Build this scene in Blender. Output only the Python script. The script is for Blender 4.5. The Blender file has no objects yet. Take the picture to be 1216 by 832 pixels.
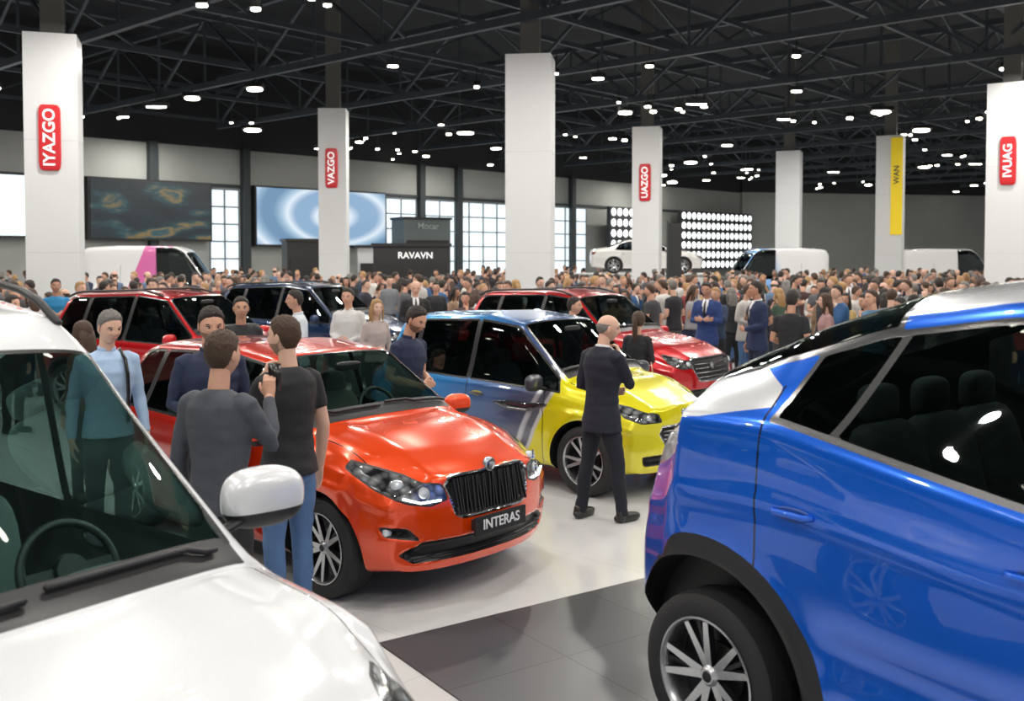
import bpy, bmesh, math, random
import numpy as np
from mathutils import Vector, Matrix, noise
random.seed(7); np.random.seed(7)
S=bpy.context.scene
COL=S.collection
try:
    S.view_settings.view_transform='Standard'
    S.view_settings.look='None'
except Exception as e: print(e)

# ------------------------------------------------------------------ materials
_mc={}
def mat(name,col,rough=.5,metal=0.,coat=0.,emit=0.,ecol=None,bump=0.,bscale=40.,var=0.,stretch=None):
    key=(name,)
    if name in _mc: return _mc[name]
    m=bpy.data.materials.new(name); m.use_nodes=True
    nt=m.node_tree; b=nt.nodes['Principled BSDF']
    c=(col[0],col[1],col[2],1)
    b.inputs['Base Color'].default_value=c
    b.inputs['Roughness'].default_value=rough
    b.inputs['Metallic'].default_value=metal
    b.inputs['Coat Weight'].default_value=coat
    b.inputs['Coat Roughness'].default_value=.04
    if emit>0:
        b.inputs['Emission Color'].default_value=(*(ecol or col),1)
        b.inputs['Emission Strength'].default_value=emit
    if bump>0 or var>0:
        tc=nt.nodes.new('ShaderNodeTexCoord'); n=nt.nodes.new('ShaderNodeTexNoise')
        n.inputs['Scale'].default_value=bscale
        if stretch:
            mp=nt.nodes.new('ShaderNodeMapping');mp.inputs['Scale'].default_value=stretch
            nt.links.new(tc.outputs['Object'],mp.inputs[0]);nt.links.new(mp.outputs[0],n.inputs['Vector'])
        else: nt.links.new(tc.outputs['Object'],n.inputs['Vector'])
        if bump>0:
            bp=nt.nodes.new('ShaderNodeBump'); bp.inputs['Strength'].default_value=bump
            bp.inputs['Distance'].default_value=.01
            nt.links.new(n.outputs['Fac'],bp.inputs['Height']); nt.links.new(bp.outputs['Normal'],b.inputs['Normal'])
        if var>0:
            mx=nt.nodes.new('ShaderNodeMix'); mx.data_type='RGBA'
            mx.inputs[6].default_value=tuple(x*(1-var) for x in col)+(1,)
            mx.inputs[7].default_value=tuple(min(1,x*(1+var)) for x in col)+(1,)
            nt.links.new(n.outputs['Fac'],mx.inputs[0]); nt.links.new(mx.outputs[2],b.inputs['Base Color'])
    _mc[name]=m
    return m
def cmat(prefix,col,rough=.7):
    n=prefix+'_%d_%d_%d'%tuple(int(c*255) for c in col)
    if prefix=='hair': return mat(n,col,.6,bump=.9,bscale=60,var=.45,stretch=(3,3,.6))
    return mat(n,col,rough,bump=.2 if prefix=='cloth' else 0.,bscale=60,var=.06)

BLACK=mat('black_plastic',(.015,.015,.017),.45,bump=.1,bscale=200)
CHROME=mat('chrome',(.8,.8,.82),.12,1.)
RUBBER=mat('tyre_rubber',(.018,.018,.02),.7,bump=.2,bscale=80)
ALLOY=mat('alloy_silver',(.55,.56,.58),.25,.9)
DARKALLOY=mat('alloy_black',(.02,.02,.025),.3,.5)
INTER=mat('interior_trim',(.03,.035,.035),.6,bump=.2,bscale=90)
WHITEP=mat('white_plate',(.8,.8,.8),.4)

# ------------------------------------------------------------------ mesh builder
class MB:
    def __init__(s): s.V=[];s.F=[];s.M=[]
    def add(s,v,f,m=0,T=None):
        o=len(s.V)
        if T is not None: v=[tuple(T@Vector(p)) for p in v]
        s.V.extend([tuple(p) for p in v]); s.F.extend([tuple(i+o for i in q) for q in f])
        if isinstance(m,int): s.M.extend([m]*len(f))
        else: s.M.extend(m)
    def obj(s,name,mats,parent=None,smooth=True,sharp=None,link=True,recalc=True):
        me=bpy.data.meshes.new(name); me.from_pydata(s.V,[],s.F)
        for m in mats: me.materials.append(m)
        me.polygons.foreach_set('material_index',s.M)
        me.polygons.foreach_set('use_smooth',[smooth]*len(s.F))
        if recalc:
            bm=bmesh.new(); bm.from_mesh(me); bmesh.ops.recalc_face_normals(bm,faces=bm.faces); bm.to_mesh(me); bm.free()
        if sharp: me.set_sharp_from_angle(angle=math.radians(sharp))
        me.update()
        ob=bpy.data.objects.new(name,me)
        if link: COL.objects.link(ob)
        if parent: ob.parent=parent
        return ob

def box(c,sz,R=None):
    x,y,z=sz[0]/2,sz[1]/2,sz[2]/2
    v=[Vector((a*x,b*y,d*z)) for a in(-1,1) for b in(-1,1) for d in(-1,1)]
    if R is not None: v=[R@p for p in v]
    v=[tuple(p+Vector(c)) for p in v]
    return v,[(0,1,3,2),(4,6,7,5),(0,4,5,1),(2,3,7,6),(0,2,6,4),(1,5,7,3)]
def beam(p,q,w,h=None):
    p=Vector(p);q=Vector(q);d=q-p;L=d.length;t=d.normalized()
    up=Vector((0,0,1)) if abs(t.z)<.95 else Vector((1,0,0))
    a=t.cross(up).normalized(); b=a.cross(t)
    R=Matrix((t,a,b)).transposed()
    return box((p+q)/2,(L,w,h or w),R)
def sell(c,r,e1=1.,e2=1.,nu=20,nv=12,R=None):
    """super-ellipsoid"""
    def sp(a,e): return math.copysign(abs(a)**e,a)
    v=[];f=[]
    for i in range(1,nv):
        ph=-math.pi/2+math.pi*i/nv
        for j in range(nu):
            th=2*math.pi*j/nu
            v.append(Vector((r[0]*sp(math.cos(ph),e1)*sp(math.cos(th),e2),r[1]*sp(math.cos(ph),e1)*sp(math.sin(th),e2),r[2]*sp(math.sin(ph),e1))))
    v.append(Vector((0,0,-r[2])));v.append(Vector((0,0,r[2])))
    for i in range(nv-2):
        for j in range(nu):
            a=i*nu+j;b=i*nu+(j+1)%nu
            f.append((a,b,b+nu,a+nu))
    n=(nv-1)*nu
    for j in range(nu):
        f.append((n,(j+1)%nu,j)); f.append((n+1,(nv-2)*nu+j,(nv-2)*nu+(j+1)%nu))
    if R is not None: v=[R@p for p in v]
    c=Vector(c)
    return [tuple(p+c) for p in v],f
def tube(pts,rads,ref=(1,0,0),n=12,rnd=True):
    pts=[Vector(p) for p in pts]; rads=[(r,r) if not isinstance(r,tuple) else r for r in rads]
    P=list(pts);Rr=list(rads)
    if rnd:
        t0=(pts[1]-pts[0]).normalized();t1=(pts[-1]-pts[-2]).normalized()
        m0=min(rads[0]);m1=min(rads[-1])
        P=[pts[0]-t0*m0*.5]+P+[pts[-1]+t1*m1*.5]
        Rr=[(rads[0][0]*.6,rads[0][1]*.6)]+Rr+[(rads[-1][0]*.6,rads[-1][1]*.6)]
    v=[];f=[];k=len(P);ref=Vector(ref)
    for i in range(k):
        if i==0:t=P[1]-P[0]
        elif i==k-1:t=P[-1]-P[-2]
        else:t=(P[i+1]-P[i]).normalized()+(P[i]-P[i-1]).normalized()
        if t.length<1e-6:t=Vector((0,0,1))
        t.normalize()
        a=ref-t*ref.dot(t)
        if a.length<.15:
            a=Vector((0,1,0))-t*t.y
        a.normalize(); b=t.cross(a)
        for j in range(n):
            th=2*math.pi*j/n
            v.append(tuple(P[i]+a*math.cos(th)*Rr[i][0]+b*math.sin(th)*Rr[i][1]))
    for i in range(k-1):
        for j in range(n):
            q=i*n+j;r=i*n+(j+1)%n
            f.append((q,r,r+n,q+n))
    f.append(tuple(reversed(range(n)))); f.append(tuple(range((k-1)*n,k*n)))
    return v,f
def lathe(prof,n=40,closed=False):
    """prof list of (radius,y); axis = Y"""
    v=[];f=[];k=len(prof)
    for (r,y) in prof:
        for j in range(n):
            th=2*math.pi*j/n
            v.append((r*math.cos(th),y,r*math.sin(th)))
    for i in range(k if closed else k-1):
        i2=(i+1)%k
        for j in range(n):
            j2=(j+1)%n
            f.append((i*n+j,i*n+j2,i2*n+j2,i2*n+j))
    return v,f
def evaluated(ob):
    dg=bpy.context.evaluated_depsgraph_get(); dg.update()
    e=ob.evaluated_get(dg); return bpy.data.meshes.new_from_object(e,preserve_all_data_layers=True,depsgraph=dg)
def remesh(parts,vox,smooth=3,fac=.5):
    mb=MB()
    for v,f in parts: mb.add(v,f)
    ob=mb.obj('tmp',[])
    m=ob.modifiers.new('r','REMESH'); m.mode='VOXEL'; m.voxel_size=vox
    if smooth:
        s=ob.modifiers.new('s','SMOOTH'); s.factor=fac; s.iterations=smooth
    me=evaluated(ob)
    V=[tuple(v.co) for v in me.vertices]; F=[tuple(p.vertices) for p in me.polygons]
    bpy.data.objects.remove(ob); bpy.data.meshes.remove(me)
    return V,F
def empty(name,loc=(0,0,0),rz=0):
    e=bpy.data.objects.new(name,None); COL.objects.link(e); e.location=loc; e.rotation_euler=(0,0,math.radians(rz)); e.empty_display_size=.3
    return e
def text(name,s,size,m,parent=None,loc=(0,0,0),rot=(0,0,0),ext=.002):
    c=bpy.data.curves.new(name,'FONT'); c.body=s; c.size=size; c.extrude=ext; c.align_x='CENTER'; c.align_y='CENTER'; c.offset=size*.015
    o=bpy.data.objects.new(name,c); COL.objects.link(o); c.materials.append(m)
    o.location=loc;o.rotation_euler=rot
    if parent:o.parent=parent
    return o

# ------------------------------------------------------------------ car shader
def car_material(name,paint,alt=(.8,.8,.8),seams=(),chrome_trim=False,tint=(.25,.32,.30),ramp=None,metal=.25,tailcol=(.4,.01,.01),gloss=.05,rough=.24,lining=.035):
    m=bpy.data.materials.new(name);m.use_nodes=True;nt=m.node_tree;N=nt.nodes;L=nt.links
    out=N['Material Output'];N.remove(N['Principled BSDF'])
    def attr(n):
        a=N.new('ShaderNodeAttribute');a.attribute_name=n;return a.outputs['Fac']
    def math_(op,a,b=None):
        x=N.new('ShaderNodeMath');x.operation=op
        for i,q in enumerate((a,b)):
            if q is None:continue
            if isinstance(q,(int,float)):x.inputs[i].default_value=q
            else:L.new(q,x.inputs[i])
        return x.outputs[0]
    def pr(col,rough,metal=0,coat=0,emit=0):
        b=N.new('ShaderNodeBsdfPrincipled')
        b.inputs['Base Color'].default_value=(*col,1);b.inputs['Roughness'].default_value=rough;b.inputs['Metallic'].default_value=metal
        b.inputs['Coat Weight'].default_value=coat;b.inputs['Coat Roughness'].default_value=.015
        b.inputs['Coat IOR'].default_value=1.6
        return b
    def mix(f,a,b):
        x=N.new('ShaderNodeMixShader');L.new(f,x.inputs[0]);L.new(a,x.inputs[1]);L.new(b,x.inputs[2]);return x.outputs[0]
    def cmix(f,a,b):
        x=N.new('ShaderNodeMix');x.data_type='RGBA'
        L.new(f,x.inputs[0])
        for i,q in ((6,a),(7,b)):
            if isinstance(q,tuple):x.inputs[i].default_value=(*q,1)
            else:L.new(q,x.inputs[i])
        return x.outputs[2]
    px=attr('px')
    P=pr(paint,rough,metal,1.)
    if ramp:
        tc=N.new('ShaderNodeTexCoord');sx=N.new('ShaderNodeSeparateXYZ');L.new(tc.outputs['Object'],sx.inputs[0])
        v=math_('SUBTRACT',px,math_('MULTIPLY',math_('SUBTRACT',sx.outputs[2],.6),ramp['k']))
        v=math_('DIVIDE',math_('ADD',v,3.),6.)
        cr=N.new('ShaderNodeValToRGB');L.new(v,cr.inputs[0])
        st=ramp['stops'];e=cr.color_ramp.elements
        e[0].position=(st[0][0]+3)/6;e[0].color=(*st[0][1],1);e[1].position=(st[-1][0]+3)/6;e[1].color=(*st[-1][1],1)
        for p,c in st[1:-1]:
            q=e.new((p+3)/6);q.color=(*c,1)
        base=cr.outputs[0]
    else:
        n=N.new('ShaderNodeTexNoise');n.inputs['Scale'].default_value=400
        base=cmix(n.outputs['Fac'],tuple(c*.93 for c in paint),tuple(min(1,c*1.07) for c in paint))
    base=cmix(math_('LESS_THAN',attr('alt'),0.),base,alt)  # alt: colour of the painted-in reflections
    sf=None
    for xi in seams:
        q=math_('LESS_THAN',math_('ABSOLUTE',math_('SUBTRACT',px,xi)),.005)
        sf=q if sf is None else math_('MAXIMUM',sf,q)
    hs=math_('LESS_THAN',math_('ABSOLUTE',attr('hs')),.004)
    if sf is not None:
        sf=math_('MULTIPLY',sf,math_('GREATER_THAN',attr('side'),.5))
        sf=math_('MAXIMUM',sf,hs)
    else: sf=hs
    base=cmix(sf,base,(.01,.01,.01))
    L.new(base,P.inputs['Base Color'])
    sh=P.outputs[0]
    blk=pr((.014,.014,.016),.4)
    g=attr('g');gr=attr('gr')
    tr=pr((.75,.75,.77) if chrome_trim else (.015,.015,.015),.15 if chrome_trim else .25,1. if chrome_trim else 0)
    ch=pr((.8,.8,.82),.12,1.)
    sh=mix(math_('LESS_THAN',gr,.018),sh,ch.outputs[0])
    sh=mix(math_('LESS_THAN',gr,0.),sh,blk.outputs[0])
    tc=N.new('ShaderNodeTexCoord');wv=N.new('ShaderNodeTexVoronoi');wv.inputs['Scale'].default_value=16.
    L.new(tc.outputs['Object'],wv.inputs['Vector'])
    lf=math_('MULTIPLY',wv.outputs['Distance'],1.3)
    lm=pr((.5,.5,.5),.1,.6,1.);L.new(cmix(lf,(.55,.58,.6),(.02,.02,.025)),lm.inputs['Base Color'])
    la=attr('lamp')
    sh=mix(math_('LESS_THAN',la,0.012),sh,blk.outputs[0])
    sh=mix(math_('LESS_THAN',la,0.),sh,lm.outputs[0])
    tl=pr(tailcol,.1,.1,1.)
    L.new(cmix(lf,tailcol,tuple(min(1,c*.4+.05) for c in tailcol)),tl.inputs['Base Color'])
    sh=mix(math_('LESS_THAN',attr('tail'),0.),sh,tl.outputs[0])
    sh=mix(math_('LESS_THAN',g,.026 if chrome_trim else .020),sh,tr.outputs[0])
    sh=mix(math_('LESS_THAN',attr('blk'),0.),sh,blk.outputs[0])
    T=N.new('ShaderNodeBsdfTransparent');T.inputs[0].default_value=(*tint,1)
    G=N.new('ShaderNodeBsdfGlossy');G.inputs['Roughness'].default_value=.01;G.inputs[0].default_value=(.92,1,.98,1)
    fr=N.new('ShaderNodeLayerWeight');fr.inputs[0].default_value=.28
    fac=math_('ADD',math_('MULTIPLY',fr.outputs['Fresnel'],.75),gloss)
    gl=mix(fac,T.outputs[0],G.outputs[0])
    geo=N.new('ShaderNodeNewGeometry')
    sh=mix(geo.outputs['Backfacing'],sh,pr((lining,)*3,.8).outputs[0])
    sh=mix(math_('LESS_THAN',g,0.),sh,gl)
    L.new(sh,out.inputs[0])
    return m

def poly_sdf(px,py,poly):
    d=np.full(px.shape,1e9);inside=np.zeros(px.shape,bool)
    n=len(poly)
    for i in range(n):
        ax,ay=poly[i];bx,by=poly[(i+1)%n]
        ex,ey=bx-ax,by-ay
        t=np.clip(((px-ax)*ex+(py-ay)*ey)/(ex*ex+ey*ey+1e-12),0,1)
        d=np.minimum(d,np.hypot(px-ax-t*ex,py-ay-t*ey))
        c=((ay>py)!=(by>py))&(px<(bx-ax)*(py-ay)/((by-ay) if by!=ay else 1e-12)+ax)
        inside^=c
    return np.where(inside,-d,d)
def sstep(x): x=np.clip(x,0,1);return x*x*(3-2*x)

WHEELS={}
def wheel_mesh(R,style):
    key=(round(R,3),style)
    if key in WHEELS:return WHEELS[key]
    mb=MB();w=.115
    v,f=lathe([(.66*R,-w*.85),(.78*R,-w),(.90*R,-w),(.975*R,-w*.85),(R,-w*.55),(R,w*.55),(.975*R,w*.85),(.90*R,w),(.78*R,w),(.66*R,w*.85)],56,True);mb.add(v,f,0)
    v,f=lathe([(.70*R,w*.9),(.715*R,w*1.0),(.69*R,w*1.02),(.66*R,w*.9),(.64*R,w*.3),(.62*R,-w*.8)],56);mb.add(v,f,1 if style!='dark' else 2)
    v,f=lathe([(.0,-w*.1),(.62*R,-w*.1)],40);mb.add(v,f,2)
    v,f=lathe([(.0,-w*.05),(.36*R,-w*.05),(.36*R,w*.05),(0,w*.05)],40);mb.add(v,f,3)
    ns=5
    for i in range(ns):
        a0=2*math.pi*i/ns+.3
        for s in (-1,1):
            a1=a0+s*.24;a2=a0+s*.09
            p0=Vector((.10*R*math.cos(a2),w*.62,.10*R*math.sin(a2)));p1=Vector((.67*R*math.cos(a1),w*.86,.67*R*math.sin(a1)))
            t=(p1-p0).normalized();b=Vector((0,1,0)).cross(t).normalized()
            vs=[]
            for p,hw in((p0,.075*R),(p1,.05*R)):
                for (q,y) in((-1,-.028),(1,-.028),(.75,.004),(-.75,.004)):
                    vs.append(tuple(p+b*hw*q+Vector((0,y,0))))
            mb.add(vs,[(0,1,5,4),(1,2,6,5),(2,3,7,6),(3,0,4,7),(3,2,1,0),(4,5,6,7)],[2,2,1,2,2,2] if style!='dark' else [2]*6)
        p0=Vector((.1*R*math.cos(a0),w*.5,.1*R*math.sin(a0)));p1=Vector((.66*R*math.cos(a0),w*.6,.66*R*math.sin(a0)))
        v,f=beam(p0,p1,.07*R,.02);mb.add(v,f,2)
    v,f=lathe([(0,w*.80),(.09*R,w*.80),(.13*R,w*.68),(.15*R,w*.2)],28);mb.add(v,f,1)
    v,f=lathe([(0,w*.86),(.06*R,w*.84),(.075*R,w*.78)],24);mb.add(v,f,2)
    ob=mb.obj('wheel_src',[RUBBER,ALLOY,DARKALLOY,mat('brake_disc',(.12,.12,.12),.4,.8)],sharp=35,link=False)
    WHEELS[key]=ob.data
    bpy.data.objects.remove(ob)
    return WHEELS[key]

def profile(pts,sig=.045):
    xs=np.arange(pts[0][0]-.5,pts[-1][0]+.5,.01)
    z=np.interp(xs,[p[0] for p in pts],[p[1] for p in pts])
    k=np.exp(-.5*(np.arange(-25,26)*.01/sig)**2);k/=k.sum()
    zp=np.pad(z,25,mode='edge');z=np.convolve(zp,k,'valid')
    return lambda x:np.interp(x,xs,z)

def make_car(name,loc,rz,P):
    car=empty(name,loc,rz)
    xr,xf,axF,axR,W=P['xr'],P['xf'],P['axF'],P['axR'],P['W']
    R=P['R'];AR=P['AR'];zb=P['zb'];cw_=P.get('crown',0.)
    nx=P.get('nx',130)
    top=profile(P['top'],P.get('sig',.045));belt=profile(P['belt'],.08)
    xs=np.linspace(xr,xf,nx+1)
    zroof=max(p[1] for p in P['top']);rhw=P['rhw']
    k=P.get('k',4)
    def ring(x):
        zt=float(top(x));zs=min(float(belt(x)),zt-.05)
        w=W
        e=xf-x
        if x>axF: w*=1-.05*((x-axF)/(xf-axF))**2
        if e<.30: w*=1-.10*(1-e/.30)**2.2
        e=x-xr
        if x<axR: w*=1-.05*((axR-x)/(axR-xr))**2
        if e<.30: w*=1-.09*(1-e/.30)**2.2
        b=zb
        if x>axF:b+=.06*((x-axF)/(xf-axF))**2
        if x<axR:b+=.12*((axR-x)/(axR-xr))**2
        H=zs-b;D=zt-zs
        f=min(1,max(0,(zt-zs)/(zroof-zs)))
        ye=(.86*w)*(1-f)+rhw*f
        C=[(0,b),(.5*w,b),(.9*w,b),(.97*w,b+.06),(.995*w,b+.22),(w,b+.5*H),(.99*w,b+.8*H),(.968*w,zs-.02),(.925*w,zs+min(.015,.1*D)),
           (.92*w*.56+ye*.44,zs+.45*(D-min(cw_,.3*D))),(ye+.01,zt-min(.06+cw_,.45*D)),(ye-.06,zt-min(.012+cw_*.55,.25*D)),(.5*ye,zt+.008-.12*cw_),(0,zt+.015)]
        A=np.array([(-C[1][0],C[1][1])]+C+[(-C[-2][0],C[-2][1])])
        pts=[];us=[]
        for s in range(len(A)-3):
            for q in range(k):
                t=q/k
                B=np.array([(1-t)**3,3*t**3-6*t*t+4,-3*t**3+3*t*t+3*t+1,t**3])/6
                pts.append(B@A[s:s+4]);us.append(s+t)
        s=len(A)-4
        pts.append((A[s+1]+4*A[s+2]+A[s+3])/6);us.append(s+1.)
        pts=np.array(pts);pts[0,0]=0;pts[-1,0]=0
        return pts,np.array(us),zs,zt,ye
    X=[];Y=[];Z=[];UU=[];ZS=[];ZT=[];YE=[];CAP=[]
    m=None
    for x in xs:
        p,u,zs,zt,ye=ring(x)
        yy=np.concatenate([p[:,0],-p[-2:0:-1,0]]);zz=np.concatenate([p[:,1],p[-2:0:-1,1]]);uu=np.concatenate([u,u[-2:0:-1]])
        m=len(yy)
        X.append(np.full(m,x));Y.append(yy);Z.append(zz);UU.append(uu);ZS.append(np.full(m,zs));ZT.append(np.full(m,zt));YE.append(np.full(m,ye));CAP.append(np.zeros(m))
    nst=len(X)
    faces=[]
    for i in range(nst-1):
        for j in range(m):
            a=i*m+j;b=i*m+(j+1)%m
            faces.append((a,b,b+m,a+m))
    base=nst*m
    nc=P.get('nc',20)
    for end,idx in((1,nst-1),(-1,0)):
        zc=(Z[idx].max()+Z[idx].min())/2
        prev=idx*m
        for c in range(1,nc):
            kk=1-c/nc
            X.append(np.full(m,xf if end>0 else xr));Y.append(Y[idx]*kk);Z.append(zc+(Z[idx]-zc)*kk);UU.append(np.full(m,2.));ZS.append(ZS[idx]);ZT.append(ZT[idx]);YE.append(YE[idx]);CAP.append(np.full(m,float(end)))
            cur=base
            for j in range(m):
                a=prev+j;b=prev+(j+1)%m;c2=cur+j;d2=cur+(j+1)%m
                faces.append((a,b,d2,c2) if end>0 else (b,a,c2,d2))
            prev=cur;base+=m
        X.append(np.array([xf if end>0 else xr]));Y.append(np.array([0.]));Z.append(np.array([zc]));UU.append(np.array([2.]));ZS.append(ZS[idx][:1]);ZT.append(ZT[idx][:1]);YE.append(YE[idx][:1]);CAP.append(np.array([float(end)]))
        for j in range(m):
            a=prev+j;b=prev+(j+1)%m
            faces.append((a,b,base) if end>0 else (b,a,base))
        base+=1
    X=np.concatenate(X);Y=np.concatenate(Y);Z=np.concatenate(Z);U=np.concatenate(UU);ZS=np.concatenate(ZS);ZT=np.concatenate(ZT);YE=np.concatenate(YE);CAP=np.concatenate(CAP)
    px=X.copy();ay=np.abs(Y);sg=np.sign(Y)
    sidez=((U>2.8)&(U<7.6)&(CAP==0))
    add=np.zeros_like(Y)
    for ax in(axF,axR):
        d=np.hypot(px-ax,Z-R);add+=np.where(sidez,.022*np.exp(-((d-AR-.03)/.06)**2),0)
    H=ZS-zb
    dw=sstep((px-axR-.45)/.3)*sstep((axF-.45-px)/.3)
    add+=np.where(sidez,-.030*np.exp(-((Z-zb-.33*H)/.10)**2)*dw,0)
    add+=np.where(sidez,.014*np.exp(-((Z-zb-.76*H-.03*px)/.028)**2),0)
    Yw=Y+sg*add
    hz=(px>P['xwb']+.03)&(U>=10.5)&(CAP==0)
    Zw=Z+np.where(hz,.016*np.exp(-((ay-.50*W-.1*(xf-px)*.4)/.05)**2),0)
    r=ay/W
    gw=np.clip((U-8)/2.5,0,1)*(CAP==0)
    Xw=px-.10*np.clip(px/.5,-1,1)*r*r*gw
    ov=xf-axF-.10;wF=sstep((px-axF-.10)/ov);wF=np.where(CAP==1,1,wF)
    z0=P.get('z0',.62)
    pf=P.get('pF',.30)*r**2.6+P.get('a1',.10)*np.clip((Z-z0)/.35,0,2)**1.6+P.get('a2',.08)*np.clip((z0-.12-Z)/.3,0,2)**2
    Xw=Xw-wF*pf
    ovr=axR-.1-xr;wR=sstep((axR-.1-px)/ovr);wR=np.where(CAP==-1,1,wR)
    zr0=P.get('zr0',.75)
    pr_=P.get('pR',.22)*r**2.6+P.get('b1',.08)*np.clip((Z-zr0)/.35,0,2.5)**1.5+.08*np.clip((zr0-.2-Z)/.3,0,2)**2
    Xw=Xw+wR*pr_
    big=.06
    slope=(top(px+.02)-top(px-.02))/.04;cs=np.sqrt(1+slope**2)
    s1=(ZS+.03)-Z;s2=(Z-(ZT-cw_*.8-.075*cs))/cs
    xC,kC=P['xC'],P['kC']
    s3=(xC+kC*(Z-ZS))-px;s4=px-P.get('xA',P['xwb']-.10)
    sw=np.maximum.reduce([s1,s2,s3,s4,(U-11.2)*.05,(7.2-U)*.05])
    gs=sw.copy();ph=P.get('ph',.035);pkk=P.get('pk',0.)
    for xb in P['pillars']: gs=np.maximum(gs,ph-np.abs(px-xb-pkk*(Z-ZS)))
    gs=np.where(CAP!=0,big,gs)
    ws=np.maximum.reduce([ay-(YE-.055),px-(P['xwb']-.13),(P['xwt']+.0)-px,(9.8-U)*.1])
    ws=np.where(CAP!=0,big,ws)
    rg=np.maximum.reduce([ay-(YE-P.get('rgm',.06)),px-(P['xrt']),(P['xrb'])-px,(9.8-U)*.1]) if 'xrt' in P else np.full_like(px,big)
    rg=np.where(CAP!=0,big,rg)
    g=np.minimum.reduce([gs,ws,rg,np.full_like(px,big)])
    blk=np.full_like(px,big)
    # cowl strip under the windscreen
    blk=np.minimum(blk,np.where(CAP==0,np.maximum.reduce([px-(P['xwb']-.015),(P['xwb']-.135)-px,ay-(YE-.045),(10.2-U)*.1]),big))
    for xb in P['pillars']:
        blk=np.minimum(blk,np.where(CAP==0,np.maximum(np.abs(px-xb-pkk*(Z-ZS))-ph-.012,sw+.002),big))
    cl=P.get('clad',0)
    if cl>0:
        sd=np.where((U<8.5)&(CAP==0),0,1.)
        for ax in(axF,axR):
            blk=np.minimum(blk,np.hypot(px-ax,Z-R)-AR-cl+sd)
        blk=np.minimum(blk,Z-(zb+P.get('sill',.14)))
    else: blk=np.minimum(blk,Z-(zb+.05))
    t=ay+(xf-Xw);tr_=ay+(Xw-xr)
    front=(xf-.55)-Xw;rear=Xw-(xr+.5)
    gr=np.maximum(poly_sdf(ay,Z,P['grille']),front) if 'grille' in P else np.full_like(px,big)
    rec=np.zeros_like(px)
    if 'grille' in P: rec+=np.clip(-gr*2,0,.035)
    for pl in P.get('intakes',[]):
        q=np.maximum(poly_sdf(ay,Z,pl),front);blk=np.minimum(blk,q);rec+=np.clip(-q*2,0,.06)
    for pl in P.get('rearblk',[]):
        q=np.maximum(poly_sdf(ay,Z,pl),rear);blk=np.minimum(blk,q)
    lamp=np.where(Xw>axF-.1,poly_sdf(t,Z,P['lamp']),big) if 'lamp' in P else np.full_like(px,big)
    lamp=np.where((U>11)&(CAP==0),big,lamp)
    tail=np.where(Xw<axR+.1,poly_sdf(tr_,Z,P['tail']),big) if 'tail' in P else np.full_like(px,big)
    tail=np.where((U>12)&(CAP==0),big,tail)
    alt=np.full_like(px,big)  # mask of the painted-in reflections
    for (a,b,ulo) in P.get('refl_x',[]):
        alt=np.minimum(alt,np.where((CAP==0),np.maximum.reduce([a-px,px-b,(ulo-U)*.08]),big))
    if 'refl_poly' in P:
        alt=np.minimum(alt,np.where((CAP==0)&(U>6),poly_sdf(px,Z,P['refl_poly']),big))
    Xw=np.where(CAP==1,Xw-rec,Xw-rec*(wF>.5))
    hsv=np.where((CAP==0)&(U>9),np.where(px>P['xwb']+.02,ay-.80*W,big),big)
    me=bpy.data.meshes.new(name+'_body')
    co=np.stack([Xw,Yw,Zw],1)
    me.from_pydata(co.tolist(),[],faces)
    sideA=((U>2.8)&(U<9.2)&(CAP==0)).astype(float)
    for n,a in(('px',px),('g',g),('gr',np.minimum(gr,big)),('blk',np.minimum(blk,big)),('lamp',np.minimum(lamp,big)),('tail',np.minimum(tail,big)),('alt',alt),('hs',hsv),('side',sideA)):
        at=me.attributes.new(n,'FLOAT','POINT');at.data.foreach_set('value',a.astype(np.float32))
    me.materials.append(P['mat']);me.materials.append(BLACK)
    bm=bmesh.new();bm.from_mesh(me);bmesh.ops.recalc_face_normals(bm,faces=bm.faces);bm.to_mesh(me);bm.free()
    body=bpy.data.objects.new(name+'_body',me);COL.objects.link(body)
    cm=MB()
    for ax in(axF,axR):
        for s in(-1,1):
            n=64;v=[];f=[]
            for yv in(s*(W-.30),s*(W+.15)):
                for j in range(n):
                    th=2*math.pi*j/n;v.append((ax+AR*math.cos(th),yv,R+AR*math.sin(th)))
            for j in range(n):f.append((j,(j+1)%n,n+(j+1)%n,n+j))
            f.append(tuple(range(n)));f.append(tuple(range(n,2*n)))
            cm.add(v,f,1)
    cut=cm.obj('cut',[P['mat'],BLACK],smooth=False)
    md=body.modifiers.new('b','BOOLEAN');md.operation='DIFFERENCE';md.object=cut;md.solver='EXACT'
    try: md.material_mode='INDEX'
    except Exception: pass
    me2=evaluated(body)
    if len(me2.polygons)>1000:
        body.modifiers.clear();body.data=me2
        # give the freshly cut wheel-arch rim proper zone values
        nv=len(me2.vertices);cc=np.empty(nv*3,np.float32);me2.vertices.foreach_get('co',cc);cc=cc.reshape(-1,3)
        rim=np.zeros(nv,bool)
        for ax in(axF,axR): rim|=np.abs(np.hypot(cc[:,0]-ax,cc[:,2]-R)-AR)<.0035
        for n in('px','g','gr','blk','lamp','tail','alt','hs','side'):
            at=me2.attributes.get(n)
            if at is None:continue
            a=np.empty(nv,np.float32);at.data.foreach_get('value',a)
            if n=='px':a[rim]=cc[rim,0]
            elif n=='blk':a[rim]=-cl if cl>0 else .05
            elif n=='side':a[rim]=1
            else:a[rim]=.06
            at.data.foreach_set('value',a)
    else:
        print('BOOL FAIL',name);body.modifiers.clear()
    bpy.data.objects.remove(cut)
    me2=body.data
    me2.polygons.foreach_set('use_smooth',[True]*len(me2.polygons))
    me2.set_sharp_from_angle(angle=math.radians(42))
    body.name='body';body.parent=car
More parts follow.
